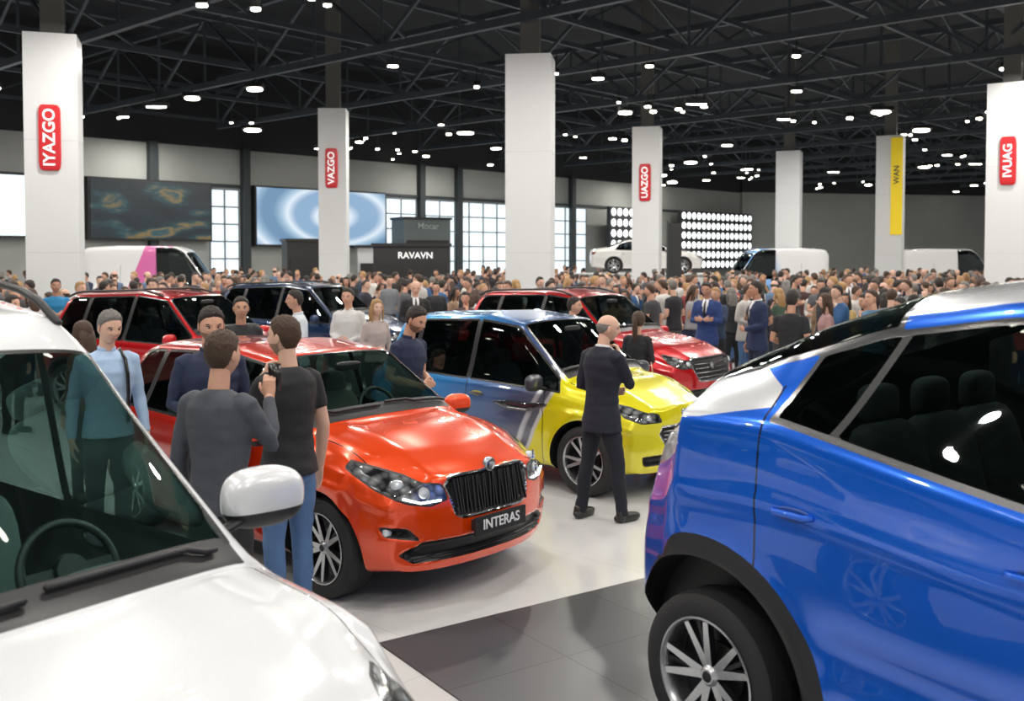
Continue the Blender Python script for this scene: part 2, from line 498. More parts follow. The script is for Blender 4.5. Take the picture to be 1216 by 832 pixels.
    for ax,nm in((axF,'front'),(axR,'rear')):
        for s in(-1,1):
            w=bpy.data.objects.new('wheel_'+nm+('_left' if s>0 else '_right'),wheel_mesh(R,P.get('wstyle','std')))
            COL.objects.link(w);w.parent=car;w.location=(ax,s*(W-.125),R);w.rotation_euler=(0,.4*(s+2)+ax,0 if s>0 else math.pi)
    def side_pt(x0,z0,lo=3.,hi=10.5):
        q=(px-x0)**2+(Zw-z0)**2+np.where((U>lo)&(U<hi)&(CAP==0)&(Yw>0),0,100)
        i=int(np.argmin(q));return Vector((Xw[i],Yw[i],Zw[i]))
    def front_pt(y0,z0_):
        q=(ay-y0)**2+(Zw-z0_)**2+np.where((CAP==1)&(Yw>=-1e-6),0,100);i=int(np.argmin(q));return Vector((Xw[i],y0,z0_))
    def lamp_pt(t0,z0_):
        q=(t-t0)**2+(Zw-z0_)**2+np.where((Yw>0)&(Xw>axF),0,100);i=int(np.argmin(q));return Vector((Xw[i],Yw[i],Zw[i]))
    mb=MB()
    mx,mz=P['mirror'];ms=P.get('ms',1.)
    bp=side_pt(mx,mz-.03)
    for s in(-1,1):
        c=Vector((bp.x-.02,s*(bp.y+.14*ms),mz+.05*ms))
        Rm=Matrix.Rotation(math.radians(-12*s),3,'Z')
        v,f=sell(c,(.065*ms,.125*ms,.085*ms),.75,.7,36,24,Rm)
        v=[(max(a[0],c.x-.035*ms),a[1],a[2]) for a in v]
        ml=[]
        for q in f:
            zc=sum(v[i][2] for i in q)/len(q);xc=sum(v[i][0] for i in q)/len(q)
            ml.append(2 if xc<c.x-.034*ms else (1 if zc<c.z-.035*ms else 0))
        mb.add(v,f,ml)
        v,f=tube([(bp.x,s*(bp.y-.03),mz-.03),(bp.x-.0,s*(bp.y+.07),mz+.0)],[(.03,.02),(.025,.02)],(1,0,0),12);mb.add(v,f,1)
    for (hx,hz_) in P.get('handles',[]):
        hp=side_pt(hx,hz_)
        for s in(-1,1):
            v,f=tube([(hx-.10,s*(hp.y+.004),hz_-.002),(hx-.07,s*(hp.y+.03),hz_),(hx,s*(hp.y+.037),hz_+.003),(hx+.07,s*(hp.y+.03),hz_),(hx+.10,s*(hp.y+.004),hz_-.002)],[(.010,.014)]*5,(0,1,0),12);mb.add(v,f,3 if P.get('hchrome') else 0)
            v,f=sell((hx,s*(hp.y-.004),hz_-.004),(.085,.010,.03),.8,1.);mb.add(v,f,4)
    pm=P.get('pm') or mat(name+'_trim_paint',P['paint'],.3,.2,1.)
    mb.obj('mirrors_and_handles',[P.get('mirmat',pm),BLACK,CHROME,CHROME,mat(name+'_handle_cup',tuple(c*.35 for c in P['paint']),.4)],car,sharp=50)
    mb=MB()
    if 'slats' in P:
        sw_,z0_,z1_,n=P['slats']
        for i in range(n):
            y=-sw_+2*sw_*i/(n-1)
            a=front_pt(abs(y),z0_);b=front_pt(abs(y),z1_)
            v,f=beam((a.x+.014,y,z0_),(b.x+.014,y,z1_),.010,.016);mb.add(v,f,4)
    if 'hslats' in P:
        sw_,zl=P['hslats']
        for z in zl:
            pts=[]
            for i in range(9):
                y=-sw_+2*sw_*i/8;a=front_pt(abs(y),z);pts.append((a.x+.012,y,z))
            v,f=tube(pts,[(.008,.008)]*9,(0,0,1),6);mb.add(v,f,1)
    if 'emblem' in P:
        a=front_pt(0,P['emblem'])
        v,f=lathe([(0,.012),(.04,.010),(.05,.0),(.05,-.03)],28)
        T=Matrix.Translation((a.x+.012,0,P['emblem']))@Matrix.Rotation(math.radians(-90),4,'Z');mb.add(v,f,1,T)
        v,f=lathe([(.030,.014),(.034,.017),(.038,.014)],28,True);mb.add(v,f,0,T)
    if 'projs' in P:
        for (t0,z,rr) in P['projs']:
            a=lamp_pt(t0,z)
            for s in(-1,1):
                v,f=sell((a.x-rr*.35,s*(a.y-rr*.35),a.z),(rr,rr,rr),1,1,20,14);mb.add(v,f,2)
                v,f=lathe([(rr*1.0,.0),(rr*1.12,.012),(rr*1.2,0)],26,True)
                T=Matrix.Translation((a.x,s*a.y,a.z))@Matrix.Rotation(math.radians(-90+s*38),4,'Z');mb.add(v,f,1,T)
    if 'drl' in P:
        for s in(-1,1):
            pts=[]
            for (t0,z) in P['drl']:
                a=lamp_pt(t0,z);pts.append((a.x+.004,s*(a.y+.004),z))
            v,f=tube(pts,[.008]*len(pts),(0,0,1),8);mb.add(v,f,3)
    if 'fog' in P:
        for s in(-1,1):
            a=lamp_pt(*P['fog']);v,f=sell((a.x-.01,s*(a.y-.01),a.z),(.035,.035,.035));mb.add(v,f,2)
    if 'plate' in P:
        z=P['plate'][0];a=front_pt(0,z)
        v,f=box((a.x+.055,0,z),(.02,.50,.12));mb.add(v,f,0)
        v,f=box((a.x+.02,0,z),(.08,.44,.07));mb.add(v,f,0)
        text('plate_text',P['plate'][1],.095,WHITEP,car,(a.x+.067,0,z),(math.pi/2,0,math.pi/2))
    if P.get('chin'):
        z,yw=P['chin'];pts=[]
        for i in range(13):
            y=-yw+2*yw*i/12;a=front_pt(abs(y),z);pts.append((a.x+.010,y,z))
        v,f=tube(pts,[(.007,.012)]*13,(0,0,1),8);mb.add(v,f,0)
    if mb.V: mb.obj('front_fittings',[BLACK,CHROME,mat('headlamp_lens',(.75,.8,.85),.05,.3,1.),mat('led_strip',(1,1,1),.3,emit=3.,ecol=(.9,.95,1)),mat('grille_slat_dark',(.07,.07,.075),.25,.8)],car,sharp=45)
    if P.get('interior',True):
        mb=MB();cz=float(top(P['xwb']));zs_=float(belt(0))
        v,f=box(((axR+axF)/2,0,zb+.1),(axF-axR-.9,1.6*W,.05));mb.add(v,f,0)
        v,f=sell((P['xwb']-.28,0,cz-.16),(.32,W*.80,.13),.5,.4,32,12);mb.add(v,f,0)
        v,f=sell((P['xwb']-.35,.38,cz-.06),(.14,.18,.06),.6,.6);mb.add(v,f,0)
        xs0=P['xwt']-.35
        for xx,ys in((xs0,(-.37,.37)),(xs0-.95,(-.42,0,.42))):
            for y in ys:
                v,f=sell((xx+.18,y,zs_-.52),(.27,.25,.10),.5,.4);mb.add(v,f,1)
                Rb=Matrix.Rotation(math.radians(-14),3,'Y')
                v,f=sell((xx-.12,y,zs_-.18),(.08,.24,.36),.5,.5,R=Rb);mb.add(v,f,1)
                v,f=sell((xx-.22,y,zs_+.24),(.05,.13,.09),.6,.7);mb.add(v,f,1)
        cw=Vector((P['xwb']-.62,.38,cz-.06))
        v,f=lathe([(.185+.016*math.cos(a),.016*math.sin(a)) for a in [2*math.pi*i/8 for i in range(8)]],36,True)
        T=Matrix.Translation(cw)@Matrix.Rotation(math.radians(-90),4,'Z')@Matrix.Rotation(math.radians(25),4,'X');mb.add(v,f,2,T)
        v,f=box((0,0,0),(.34,.02,.05));mb.add(v,f,2,T)
        v,f=lathe([(0,-.03),(.06,-.03),(.07,0),(.06,.03),(0,.03)],20);mb.add(v,f,2,T)
        v,f=sell((P['xwt']+.12,0,zroof-.16),(.02,.12,.035),.5,.5);mb.add(v,f,2)
        ic=P.get('icol')
        mb.obj('interior',[mat(name+'_dash',ic,.6,bump=.2,bscale=90) if ic else INTER,mat(name+'_seat',tuple(c*.8 for c in ic),.8,bump=.3,bscale=120) if ic else mat('seat_fabric',(.05,.055,.06),.8,bump=.3,bscale=120),BLACK],car,sharp=60)
    if P.get('wipers',True):
        mb=MB()
        for y0,y1 in((.02,.66),(-.62,-.04)):
            pts=[]
            for i in range(9):
                y=y0+(y1-y0)*i/8;xx=P['xwb']-.075-.02*(1-i/8)
                q=(px-xx)**2+(Yw-y)**2+np.where((U>10.5)&(CAP==0),0,100);j=int(np.argmin(q));pts.append((Xw[j],Yw[j],Zw[j]+.022))
            v,f=tube(pts,[.012]*9,(0,0,1),6);mb.add(v,f,0)
        mb.obj('wipers',[BLACK],car)
    if 'rails' in P:
        x0,x1,hh=P['rails'];mb=MB()
        for s in(-1,1):
            pts=[];n=14
            for i in range(n):
                x=x0+(x1-x0)*i/(n-1);e=min(1,min(i,n-1-i)/1.5)
                zt=float(top(x));pts.append((x,s*(rhw-.05),zt-.02+hh*e))
            v,f=tube(pts,[(.016,.02)]*n,(0,0,1),10);mb.add(v,f,0)
        mb.obj('roof_rails',[P.get('railmat',BLACK)],car)
    return car,side_pt,front_pt,lamp_pt

def hatch(h,xf,xr,scale_b=1.,**kw):
    b=kw.get('b',.62)*h+.0
    top=[(xr,b*1.03),(xr+.08,b*1.12),(xr+.42,h*.93),(xr+.75,h*.975),(-.25,h),(.38,h*.965),(1.08,b*1.10),(1.35,b*1.075),(xf-.30,b*.985),(xf-.08,b*.90),(xf,b*.84)]
    belt=[(xr,b*.98),(xr+.3,b*1.04),(-1,b*1.02),(.9,b*.97),(xf-.3,b*.87),(xf,b*.74)]
    P=dict(xr=xr,xf=xf,axF=xf-.80,axR=xr+.83,W=.88,R=.335,AR=.395,zb=.19,top=top,belt=belt,rhw=.60,xwb=1.06,xwt=.40,xrt=xr+.40,xrb=xr+.10,
           xC=xr+.45,kC=.45,pillars=[-.28,-1.18],mirror=(.78,b*1.0+.02),handles=[(-.12,b*.88),(-1.05,b*.90)])
    P.update(kw)
    return P

# ---------------- orange hatchback
OR=(.84,.062,.001)
h=1.61
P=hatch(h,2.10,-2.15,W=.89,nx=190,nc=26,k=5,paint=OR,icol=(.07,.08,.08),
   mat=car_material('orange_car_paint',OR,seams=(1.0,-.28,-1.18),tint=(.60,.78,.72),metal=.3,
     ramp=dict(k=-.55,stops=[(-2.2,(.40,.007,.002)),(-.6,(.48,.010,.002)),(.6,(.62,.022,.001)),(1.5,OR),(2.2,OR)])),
   grille=[(-.5,.845),(.345,.845),(.395,.80),(.34,.615),(.28,.585),(-.5,.585)],slats=(.33,.60,.835,22),
   intakes=[[(-.5,.31),(.62,.31),(.72,.38),(.56,.455),(-.5,.455)],[(.58,.46),(.78,.50),(.80,.57),(.66,.55)]],
   lamp=[(.46,.72),(.50,.80),(.80,.855),(1.36,.945),(1.40,.915),(1.12,.80),(.80,.715),(.60,.69)],projs=[(.68,.765,.042),(.92,.81,.045)],
   drl=[(.52,.715),(.7,.71),(.85,.745)],fog=(.98,.52),
   tail=[(.62,.95),(.62,1.08),(1.1,1.10),(1.15,1.03),(.9,.93)],emblem=.885,plate=(.515,'INTERAS'),chin=(.33,.62),AR=.40,R=.34)
orange,_,_,_=make_car('orange_hatchback_car',(-1.68,8.18,0),-42,P)

# ---------------- white SUV (near left)
WH=(.72,.735,.76)
P=dict(xr=-2.35,xf=2.20,axF=1.38,axR=-1.42,W=.95,R=.37,AR=.44,zb=.24,nx=200,nc=16,k=5,paint=WH,rhw=.70,clad=.06,icol=(.16,.19,.19),
   top=[(-2.35,1.25),(-2.25,1.4),(-2.0,1.95),(-1.5,2.10),(-.5,2.15),(0,2.08),(.24,1.95),(1.18,1.20),(1.4,1.17),(1.85,1.10),(2.08,1.03),(2.18,.92)],
   belt=[(-2.35,1.15),(-1,1.16),(.9,1.12),(1.8,1.0),(2.15,.85)],xwb=1.20,xwt=.26,xrt=-2.05,xrb=-2.25,xC=-2.0,kC=.1,pillars=[-.30,-1.30],
   mirror=(.92,1.27),ms=1.42,handles=[(-.15,1.02),(-1.1,1.02)],
   mat=car_material('white_car_paint',WH,seams=(1.05,-.30,-1.30),tint=(.70,.93,.88),metal=0.,gloss=.05,lining=.12),
   lamp=[(.5,.86),(.55,.95),(1.15,.98),(1.1,.9),(.8,.83)],grille=[(-.5,.84),(.4,.84),(.4,.62),(-.5,.62)],rails=(-1.9,.05,.07))
P['railmat']=BLACK
white,wsp,_,_=make_car('white_suv_car',(-2.33,3.68,0),-36,P)

# ---------------- blue coupe SUV (near right)
BL=(.001,.115,.68)
P=dict(xr=-2.13,xf=2.35,axF=1.45,axR=-1.42,W=.95,R=.385,AR=.56,zb=.30,nx=260,nc=26,k=8,paint=BL,rhw=.64,clad=.10,sill=.2,sig=.05,crown=.13,
   top=[(-2.13,1.50),(-2.06,1.62),(-1.95,1.69),(-1.66,1.79),(-1.2,2.00),(-.72,2.16),(-.2,2.24),(.3,2.24),(.62,2.17),(1.35,1.52),(1.6,1.47),(2.05,1.36),(2.25,1.25),(2.35,1.1)],
   belt=[(-2.13,1.42),(-1.75,1.58),(-1.1,1.60),(-.5,1.50),(0,1.42),(1.0,1.34),(2.0,1.2),(2.35,1.0)],xwb=1.32,xwt=.64,xrt=-.70,xrb=-1.60,rgm=.03,xC=-1.08,kC=.25,pillars=[.16,-.80],pk=.35,ph=.018,
   mirror=(1.0,1.42),ms=1.1,handles=[(-.93,1.245),(.05,1.22)],zr0=.85,pR=.30,b1=.07,icol=(.07,.08,.085),
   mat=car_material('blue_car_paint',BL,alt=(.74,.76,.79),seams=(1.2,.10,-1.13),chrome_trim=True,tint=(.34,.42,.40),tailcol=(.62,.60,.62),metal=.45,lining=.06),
   refl_x=[(-2.12,-1.61,8.4),(-.68,.62,10.9)],refl_poly=[(-2.2,1.50),(-2.2,2.),(-1.50,1.90),(-1.14,1.74),(-1.12,1.66),(-1.5,1.575)],  # white reflections on tail deck and roof, painted into the body colour
   tail=[(.6,1.26),(.6,1.42),(1.0,1.47),(1.40,1.50),(1.46,1.44),(1.25,1.33),(.95,1.23)],
   lamp=[(.5,1.0),(.55,1.1),(1.15,1.15),(1.1,1.05),(.8,.97)],grille=[(-.5,1.0),(.4,1.0),(.4,.7),(-.5,.7)],
   rearblk=[[(-.5,.45),(.8,.45),(.8,.62),(-.5,.62)]],wipers=True)
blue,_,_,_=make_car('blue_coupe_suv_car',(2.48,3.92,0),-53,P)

# ---------------- yellow / blue two-tone car
YE=(.78,.70,.006)
bm_=car_material('two_tone_wrap',YE,seams=(.80,-.28,-1.15),tint=(.22,.28,.28),metal=.25,
   ramp=dict(k=.55,stops=[(-2.2,(.012,.28,.64)),(-1.4,(.015,.26,.60)),(-.8,(.02,.19,.50)),(-.3,(.04,.12,.32)),(.3,(.06,.08,.17)),(.50,(.09,.10,.16)),(.51,(.5,.52,.56)),(.56,(.5,.52,.56)),(.57,(.12,.13,.17)),(.66,(.12,.13,.17)),(.67,(.65,.65,.65)),(.71,(.65,.65,.65)),(.72,YE),(2.2,YE)]))
P=hatch(1.70,1.95,-2.1,W=.83,paint=YE,mat=bm_,axF=1.30,axR=-1.28,R=.34,AR=.40,nx=170,nc=22,k=5,b=.585,
   grille=[(-.5,.68),(.36,.68),(.40,.62),(.33,.52),(-.5,.52)],hslats=(.33,(.56,.60,.64)),
   intakes=[[(-.5,.32),(.55,.32),(.60,.42),(-.5,.44)]],
   lamp=[(.42,.74),(.46,.80),(.85,.87),(1.05,.90),(.95,.80),(.7,.74)],projs=[(.62,.775,.03)],
   tail=[(.62,.95),(.62,1.08),(1.1,1.10),(1.15,1.03),(.9,.93)],emblem=.78,pF=.24)
P['mirmat']=mat('dark_mirror_cap',(.03,.035,.05),.3,0,1.);P['pm']=mat('steel_blue_paint',(.04,.07,.15),.3,.2,1.)
yel,ysp,_,_=make_car('two_tone_crossover_car',(.26,10.99,0),-42,P)
mb=MB()
for s in(-1,1):
    pts=[(.15,s*(ysp(.15,.81).y+.0),.81),(.35,s*(ysp(.35,.80).y+.004),.80),(.6,s*(ysp(.6,.80).y+.004),.80),(.84,s*(ysp(.84,.84).y),.845)]
    v,f=tube(pts,[(.02,.012),(.012,.05),(.012,.05),(.02,.015)],(0,1,0),12);mb.add(v,f,0)
    pts=[(p[0],p[1]+s*.012,p[2]-.02) for p in pts[1:3]]
    v,f=tube(pts,[(.006,.008)]*2,(0,1,0),8);mb.add(v,f,1)
mb.obj('side_lamp_clusters',[mat('lamp_black_glass',(.02,.02,.025),.08,0,1.),CHROME],yel)

# ---------------- red SUVs etc
RD=(.50,.004,.008)
redm=car_material('red_car_paint',RD,seams=(.95,-.28,-1.2),tint=(.28,.34,.34),metal=.35)
P=hatch(1.80,2.32,-2.3,W=.93,paint=RD,mat=redm,R=.36,AR=.43,zb=.24,clad=.06,nx=140,b=.60,axF=1.42,axR=-1.38,
   grille=[(-.5,.92),(.44,.92),(.50,.84),(.38,.62),(-.5,.60)],hslats=(.40,(.66,.72,.78,.84)),
   intakes=[[(-.5,.38),(.6,.38),(.66,.5),(-.5,.52)]],
   lamp=[(.50,.80),(.50,.88),(.9,.93),(1.15,.97),(1.05,.86),(.8,.79)],projs=[(.68,.84,.035)],
   tail=[(.62,.95),(.62,1.08),(1.1,1.12),(1.15,1.03),(.9,.93)],emblem=.80,rails=(-1.7,.2,.04))
make_car('red_suv_car',(1.12,15.34,0),-42,P)
P2=dict(P);P2['nx']=110
make_car('red_suv_car.001',(-5.0,15.0,0),-25,P2)
DB=(.008,.03,.09)
P3=dict(P2);P3['paint']=DB;P3['mat']=car_material('navy_car_paint',DB,seams=(.95,-.28,-1.2),tint=(.2,.24,.25));P3['pm']=None
make_car('navy_suv_car',(-3.9,19.6,0),-25,P3)
WS=(.72,.72,.70)
h=1.46
PODX,PODY,PODZ=5.7,42.3,1.6
P=dict(xr=-2.4,xf=2.35,axF=1.45,axR=-1.4,W=.92,R=.34,AR=.39,zb=.17,nx=110,nc=12,paint=WS,rhw=.60,
   top=[(-2.4,.95),(-2.3,1.05),(-1.75,1.10),(-1.0,1.38),(-.3,h),(.3,1.41),(1.05,1.02),(1.8,.92),(2.25,.8),(2.35,.7)],
   belt=[(-2.4,.9),(-1.5,.98),(.9,.92),(1.8,.84),(2.35,.65)],xwb=1.03,xwt=.33,xrt=-1.0,xrb=-1.7,xC=-1.35,kC=.6,pillars=[-.25],mirror=(.75,.95),
   mat=car_material('white_sedan_paint',WS,seams=(.95,-.25,-1.1),tint=(.15,.17,.18),metal=0.),lamp=[(.5,.62),(.5,.7),(1.1,.75),(1.0,.66)],tail=[(.4,.8),(.4,.9),(1.1,.92),(1.,.8)],wipers=False,handles=[(-.1,.84),(-1,.85)])
make_car('white_sedan_car',(PODX,PODY,PODZ),-4,P)
mb=MB();v,f=tube([(0,0,0),(0,0,PODZ)],[(3.0,3.0)]*2,n=48,rnd=False);mb.add(v,f,0)
v,f=tube([(0,0,PODZ-.1),(0,0,PODZ-.005)],[(3.03,3.03)]*2,n=48,rnd=False);mb.add(v,f,1)
mb.obj('display_podium',[mat('podium_white',(.7,.7,.7),.4),mat('podium_edge',(.3,.3,.3),.3)],sharp=30).location=(PODX,PODY,0)
def van(name,loc,rz,paint,stripe,mn):
    P=dict(xr=-2.6,xf=2.6,axF=1.75,axR=-1.6,W=1.0,R=.36,AR=.42,zb=.25,nx=100,nc=12,paint=paint,rhw=.86,
     top=[(-2.6,2.45),(-2.5,2.62),(-1,2.7),(1.0,2.68),(1.35,2.5),(2.05,1.45),(2.45,1.2),(2.6,1.0)],
     belt=[(-2.6,1.3),(1.4,1.3),(2.1,1.2),(2.6,.85)],xwb=2.02,xwt=1.38,xC=.35,kC=.0,pillars=[],mirror=(1.6,1.4),
     mat=car_material(mn,paint,seams=(.3,1.4,-.9),tint=(.12,.14,.15),metal=0.,ramp=dict(k=.4,stops=stripe)),
     lamp=[(.5,.8),(.5,.95),(1.1,1.05),(1.0,.85)],tail=[(.8,1.0),(.8,1.6),(1.0,1.6),(1.0,1.0)],wipers=False,interior=False,sig=.07)
    return make_car(name,loc,rz,P)
vw=(.72,.72,.73)
van('white_delivery_van',(-12.6,35,0),6,vw,[(-2.6,vw),(-.9,vw),(-.89,(.65,.12,.35)),(.1,(.6,.15,.4)),(.11,vw),(2.6,vw)],'van_magenta_wrap')
van('white_delivery_van',(11.9,45,0),185,vw,[(-2.6,vw),(-.5,vw),(.2,(.15,.35,.7)),(1.0,(.2,.4,.75)),(1.3,vw),(2.6,vw)],'van_blue_wrap')
van('white_delivery_van',(20.5,47.5,0),5,vw,[(-2.6,vw),(2.6,vw)],'van_plain')

# ------------------------------------------------------------------ people
SK1=(.58,.32,.22);SK2=(.47,.25,.165);SK3=(.64,.39,.29)
HB=(.018,.012,.009);HBR=(.055,.028,.014);HBL=(.38,.22,.09);HG=(.17,.16,.15)
ARMS={'down':((-.03,.245,1.15),(.04,.275,.885),(.12,.0,-1),(1,0,0),.35),
 'chin':((.13,.21,1.20),(.165,.055,1.445),(-.25,-.25,.95),(-.6,.2,.3),.9),
 'clasp':((-.02,.25,1.17),(.235,.075,1.10),(.35,-.85,.1),(.2,.1,1),.75),
 'phone':((.11,.25,1.22),(.29,.11,1.44),(.15,-.1,.97),(-.3,-.9,.2),.8),
 'ear':((.10,.28,1.27),(.10,.17,1.52),(-.05,-.35,.93),(.9,0,.1),.9),
 'cross':((.05,.24,1.17),(.20,-.02,1.20),(.0,-1,.12),(0,.1,1),.5),
 'pocket':((-.09,.26,1.17),(.05,.215,.93),(.25,-.1,-.95),(1,0,0),.5),
 'point':((.16,.22,1.25),(.40,.16,1.33),(.98,0,.1),(0,0,1),.2)}
def head_parts(nu,nv,style,beard,fem,seed=0.):
    out=[]
    def hp(d,infl=0.,hair=False):
        x,y,z=d;
        X=x*.098;Y=y*.077;Z=z*.116
        if z>0:
            q=1+.20*z*z;X*=q;Y*=q
        if z<0:
            k=(-z)
            Y*=1-.28*k**1.6
            if x<0:X*=1-.50*k**1.2
            else: X*=1-.10*k**3
        if x>0: X-=.008*max(0,z)**2
        if hair:
            X+=x*infl;Y+=y*infl;Z+=z*infl
        else:
            if x>0.2:
                X+=.018*math.exp(-(Y/.0125)**2)*math.exp(-((Z+.022)/.015)**2)
                X+=.011*math.exp(-(Y/.011)**2)*math.exp(-((Z-.002)/.022)**2)
                for s in(-1,1):
                    X-=.010*math.exp(-((Y-s*.031)/.016)**2)*math.exp(-((Z-.006)/.012)**2)
                    X+=.004*math.exp(-((Y-s*.030)/.02)**2)*math.exp(-((Z-.030)/.008)**2)
                    X+=.004*math.exp(-((Y-s*.04)/.018)**2)*math.exp(-((Z+.025)/.018)**2)
                X+=.006*math.exp(-(Y/.022)**2)*math.exp(-((Z+.058)/.010)**2)
                X+=.011*math.exp(-(Y/.024)**2)*math.exp(-((Z+.096)/.016)**2)
        return (X,Y,Z)
    D=[];F=[]
    for i in range(nv+1):
        ph=-math.pi/2+math.pi*i/nv
        for j in range(nu):
            th=2*math.pi*j/nu;D.append((math.cos(ph)*math.cos(th),math.cos(ph)*math.sin(th),math.sin(ph)))
    for i in range(nv):
        for j in range(nu):F.append((i*nu+j,i*nu+(j+1)%nu,(i+1)*nu+(j+1)%nu,(i+1)*nu+j))
    V=[hp(d) for d in D]
    M=[]
    for q in F:
        c=[sum(V[i][k] for i in q)/4 for k in range(3)]
        b=beard and c[2]<-.034 and c[0]>.0 and not(abs(c[1])<.022 and -.068<c[2]<-.050) and not (abs(c[1])<.02 and c[2]>-.045)
        M.append(8 if b else 0)
    out.append((V,F,M))
    def thr(x,y,z):
        if style=='long': t=[(-1,-.09),(-.2,-.085),(.15,-.05),(.45,.02),(.62,.066),(.85,.082),(1,.086)]
        elif style=='pony': t=[(-1,-.075),(-.2,-.06),(.15,.0),(.45,.04),(.62,.066),(1,.084)]
        elif style=='bald': t=[(-1,-.06),(-.5,-.045),(-.1,-.005),(.1,.02),(.3,.2),(1,.3)]
        else: t=[(-1,-.074),(-.5,-.068),(-.22,-.035),(-.05,.012),(.08,-.004),(.20,.0),(.32,.036),(.50,.052),(.70,.072),(.9,.084),(1,.080)]
        for a,b in zip(t,t[1:]):
            if a[0]<=x<=b[0]:
                return a[1]+(b[1]-a[1])*(x-a[0])/(b[0]-a[0])
        return t[-1][1]
    HV=[];keep=[]
    for d in D:
        b=hp(d)
        jit=.006*noise.noise(Vector((d[0]*9,d[1]*9,seed)))
        s=b[2]-thr(d[0],d[1],d[2])+jit
        if style=='bald': s=min(s,.035-b[2])
        a=max(0,min(1,s/.022))
        zz=max(0,d[2])
        if style=='bald': infl=.003
        elif style=='short': infl=.004+.010*zz**1.2+.007*max(0,d[0])*zz+(.006*noise.noise(Vector((d[0]*7+seed,d[1]*7,d[2]*4)))+.005*noise.noise(Vector((d[0]*16+seed,d[1]*16,d[2]*7))))*(.3+zz)
        else: infl=.013+.004*zz+.003*noise.noise(Vector((d[0]*6,d[1]*6,d[2]*2+seed)))
        HV.append(hp(d,a*infl+.0008*(1 if s>0 else -3),True));keep.append(s>-.010)
    HF=[q for q in F if all(keep[i] for i in q)]
    out.append((HV,HF,[1]*len(HF)))
    if style=='long':
        v,f=tube([(-.045,0,.02),(-.075,0,-.06),(-.085,0,-.14),(-.09,0,-.23),(-.085,0,-.29)],[(.06,.085),(.05,.09),(.04,.095),(.032,.085),(.015,.05)],(1,0,0),14);out.append((v,f,[1]*len(f)))
        for s in(-1,1):
            v,f=tube([(.035,s*.066,.05),(.03,s*.083,-.02),(.02,s*.085,-.10),(.02,s*.08,-.20)],[(.018,.012),(.024,.014),(.024,.015),(.010,.008)],(1,0,0),8);out.append((v,f,[1]*len(f)))
    if style=='pony':
        v,f=tube([(-.09,0,.05),(-.125,0,.045),(-.14,0,-.02),(-.135,0,-.12),(-.125,0,-.23),(-.12,0,-.30)],[.022,.028,.034,.036,.028,.008],(1,0,0),12);out.append((v,f,[1]*len(f)))
    for s in(-1,1):
        v,f=sell((.0,s*.078,-.004),(.017,.008,.031),1,1,12,8,Matrix.Rotation(math.radians(18*s),3,'Z'));out.append((v,f,[0]*len(f)))
        v,f=sell((.0775,s*.031,.006),(.0115,.0125,.0070),1,1,12,8);out.append((v,f,[5]*len(f)))
        v,f=sell((.0865,s*.030,.006),(.004,.0055,.0058),1,1,10,6);out.append((v,f,[6]*len(f)))
        v,f=tube([(.087,s*.015,.024),(.088,s*.031,.030),(.078,s*.047,.025)],[(.0035,.0045)]*3,(0,0,1),6);out.append((v,f,[1]*len(f)))
        v,f=tube([(.084,s*.018,.012),(.0875,s*.031,.0150),(.079,s*.044,.011)],[(.002,.003)]*3,(0,0,1),6);out.append((v,f,[6]*len(f)))
    v,f=sell((.0905,0,-.057),(.006,.022,.0060),1,1,14,8);out.append((v,f,[7]*len(f)))
    return out
def hand_parts(w,d,t,curl,n=8,palm=1,sc=1.):
    d=Vector(d).normalized();t=Vector(t);t=(t-d*t.dot(d)).normalized();nz=d.cross(t)*palm
    w=Vector(w)
    def P(x,y,z):return w+(d*x+t*y+nz*z)*sc
    parts=[tube([P(-.02,0,0),P(.02,0,0),P(.055,.002,.002),P(.092,.002,.002)],[(.020*sc,.027*sc),(.017*sc,.034*sc),(.014*sc,.040*sc),(.011*sc,.038*sc)],nz,n+4)]
    for k,(y,L,r) in enumerate(((.029,.072,.0086),(.010,.082,.0088),(-.010,.076,.0085),(-.028,.060,.0075))):
        c=curl*(1+.12*k);p=Vector((.088,y,.002));pts=[p-Vector((.03,0,0)),p];a=0
        for s,fr in enumerate((.45,.32,.26)):
            a+=c*(.55,.65,.45)[s]*1.25
            p=p+Vector((math.cos(a)*L*fr,y*.06*(1-s),math.sin(a)*L*fr));pts.append(p)
        parts.append(tube([P(*q) for q in pts],[r*sc,r*sc,r*.95*sc,r*.88*sc,r*.75*sc],nz,n))
    pts=[(.012,.018,.006),(.034,.040,.012),(.058,.056,.02),(.082,.060,.028+.01*curl)]
    parts.append(tube([P(*q) for q in pts],[.013*sc,.0125*sc,.0105*sc,.008*sc],nz,n))
    return parts
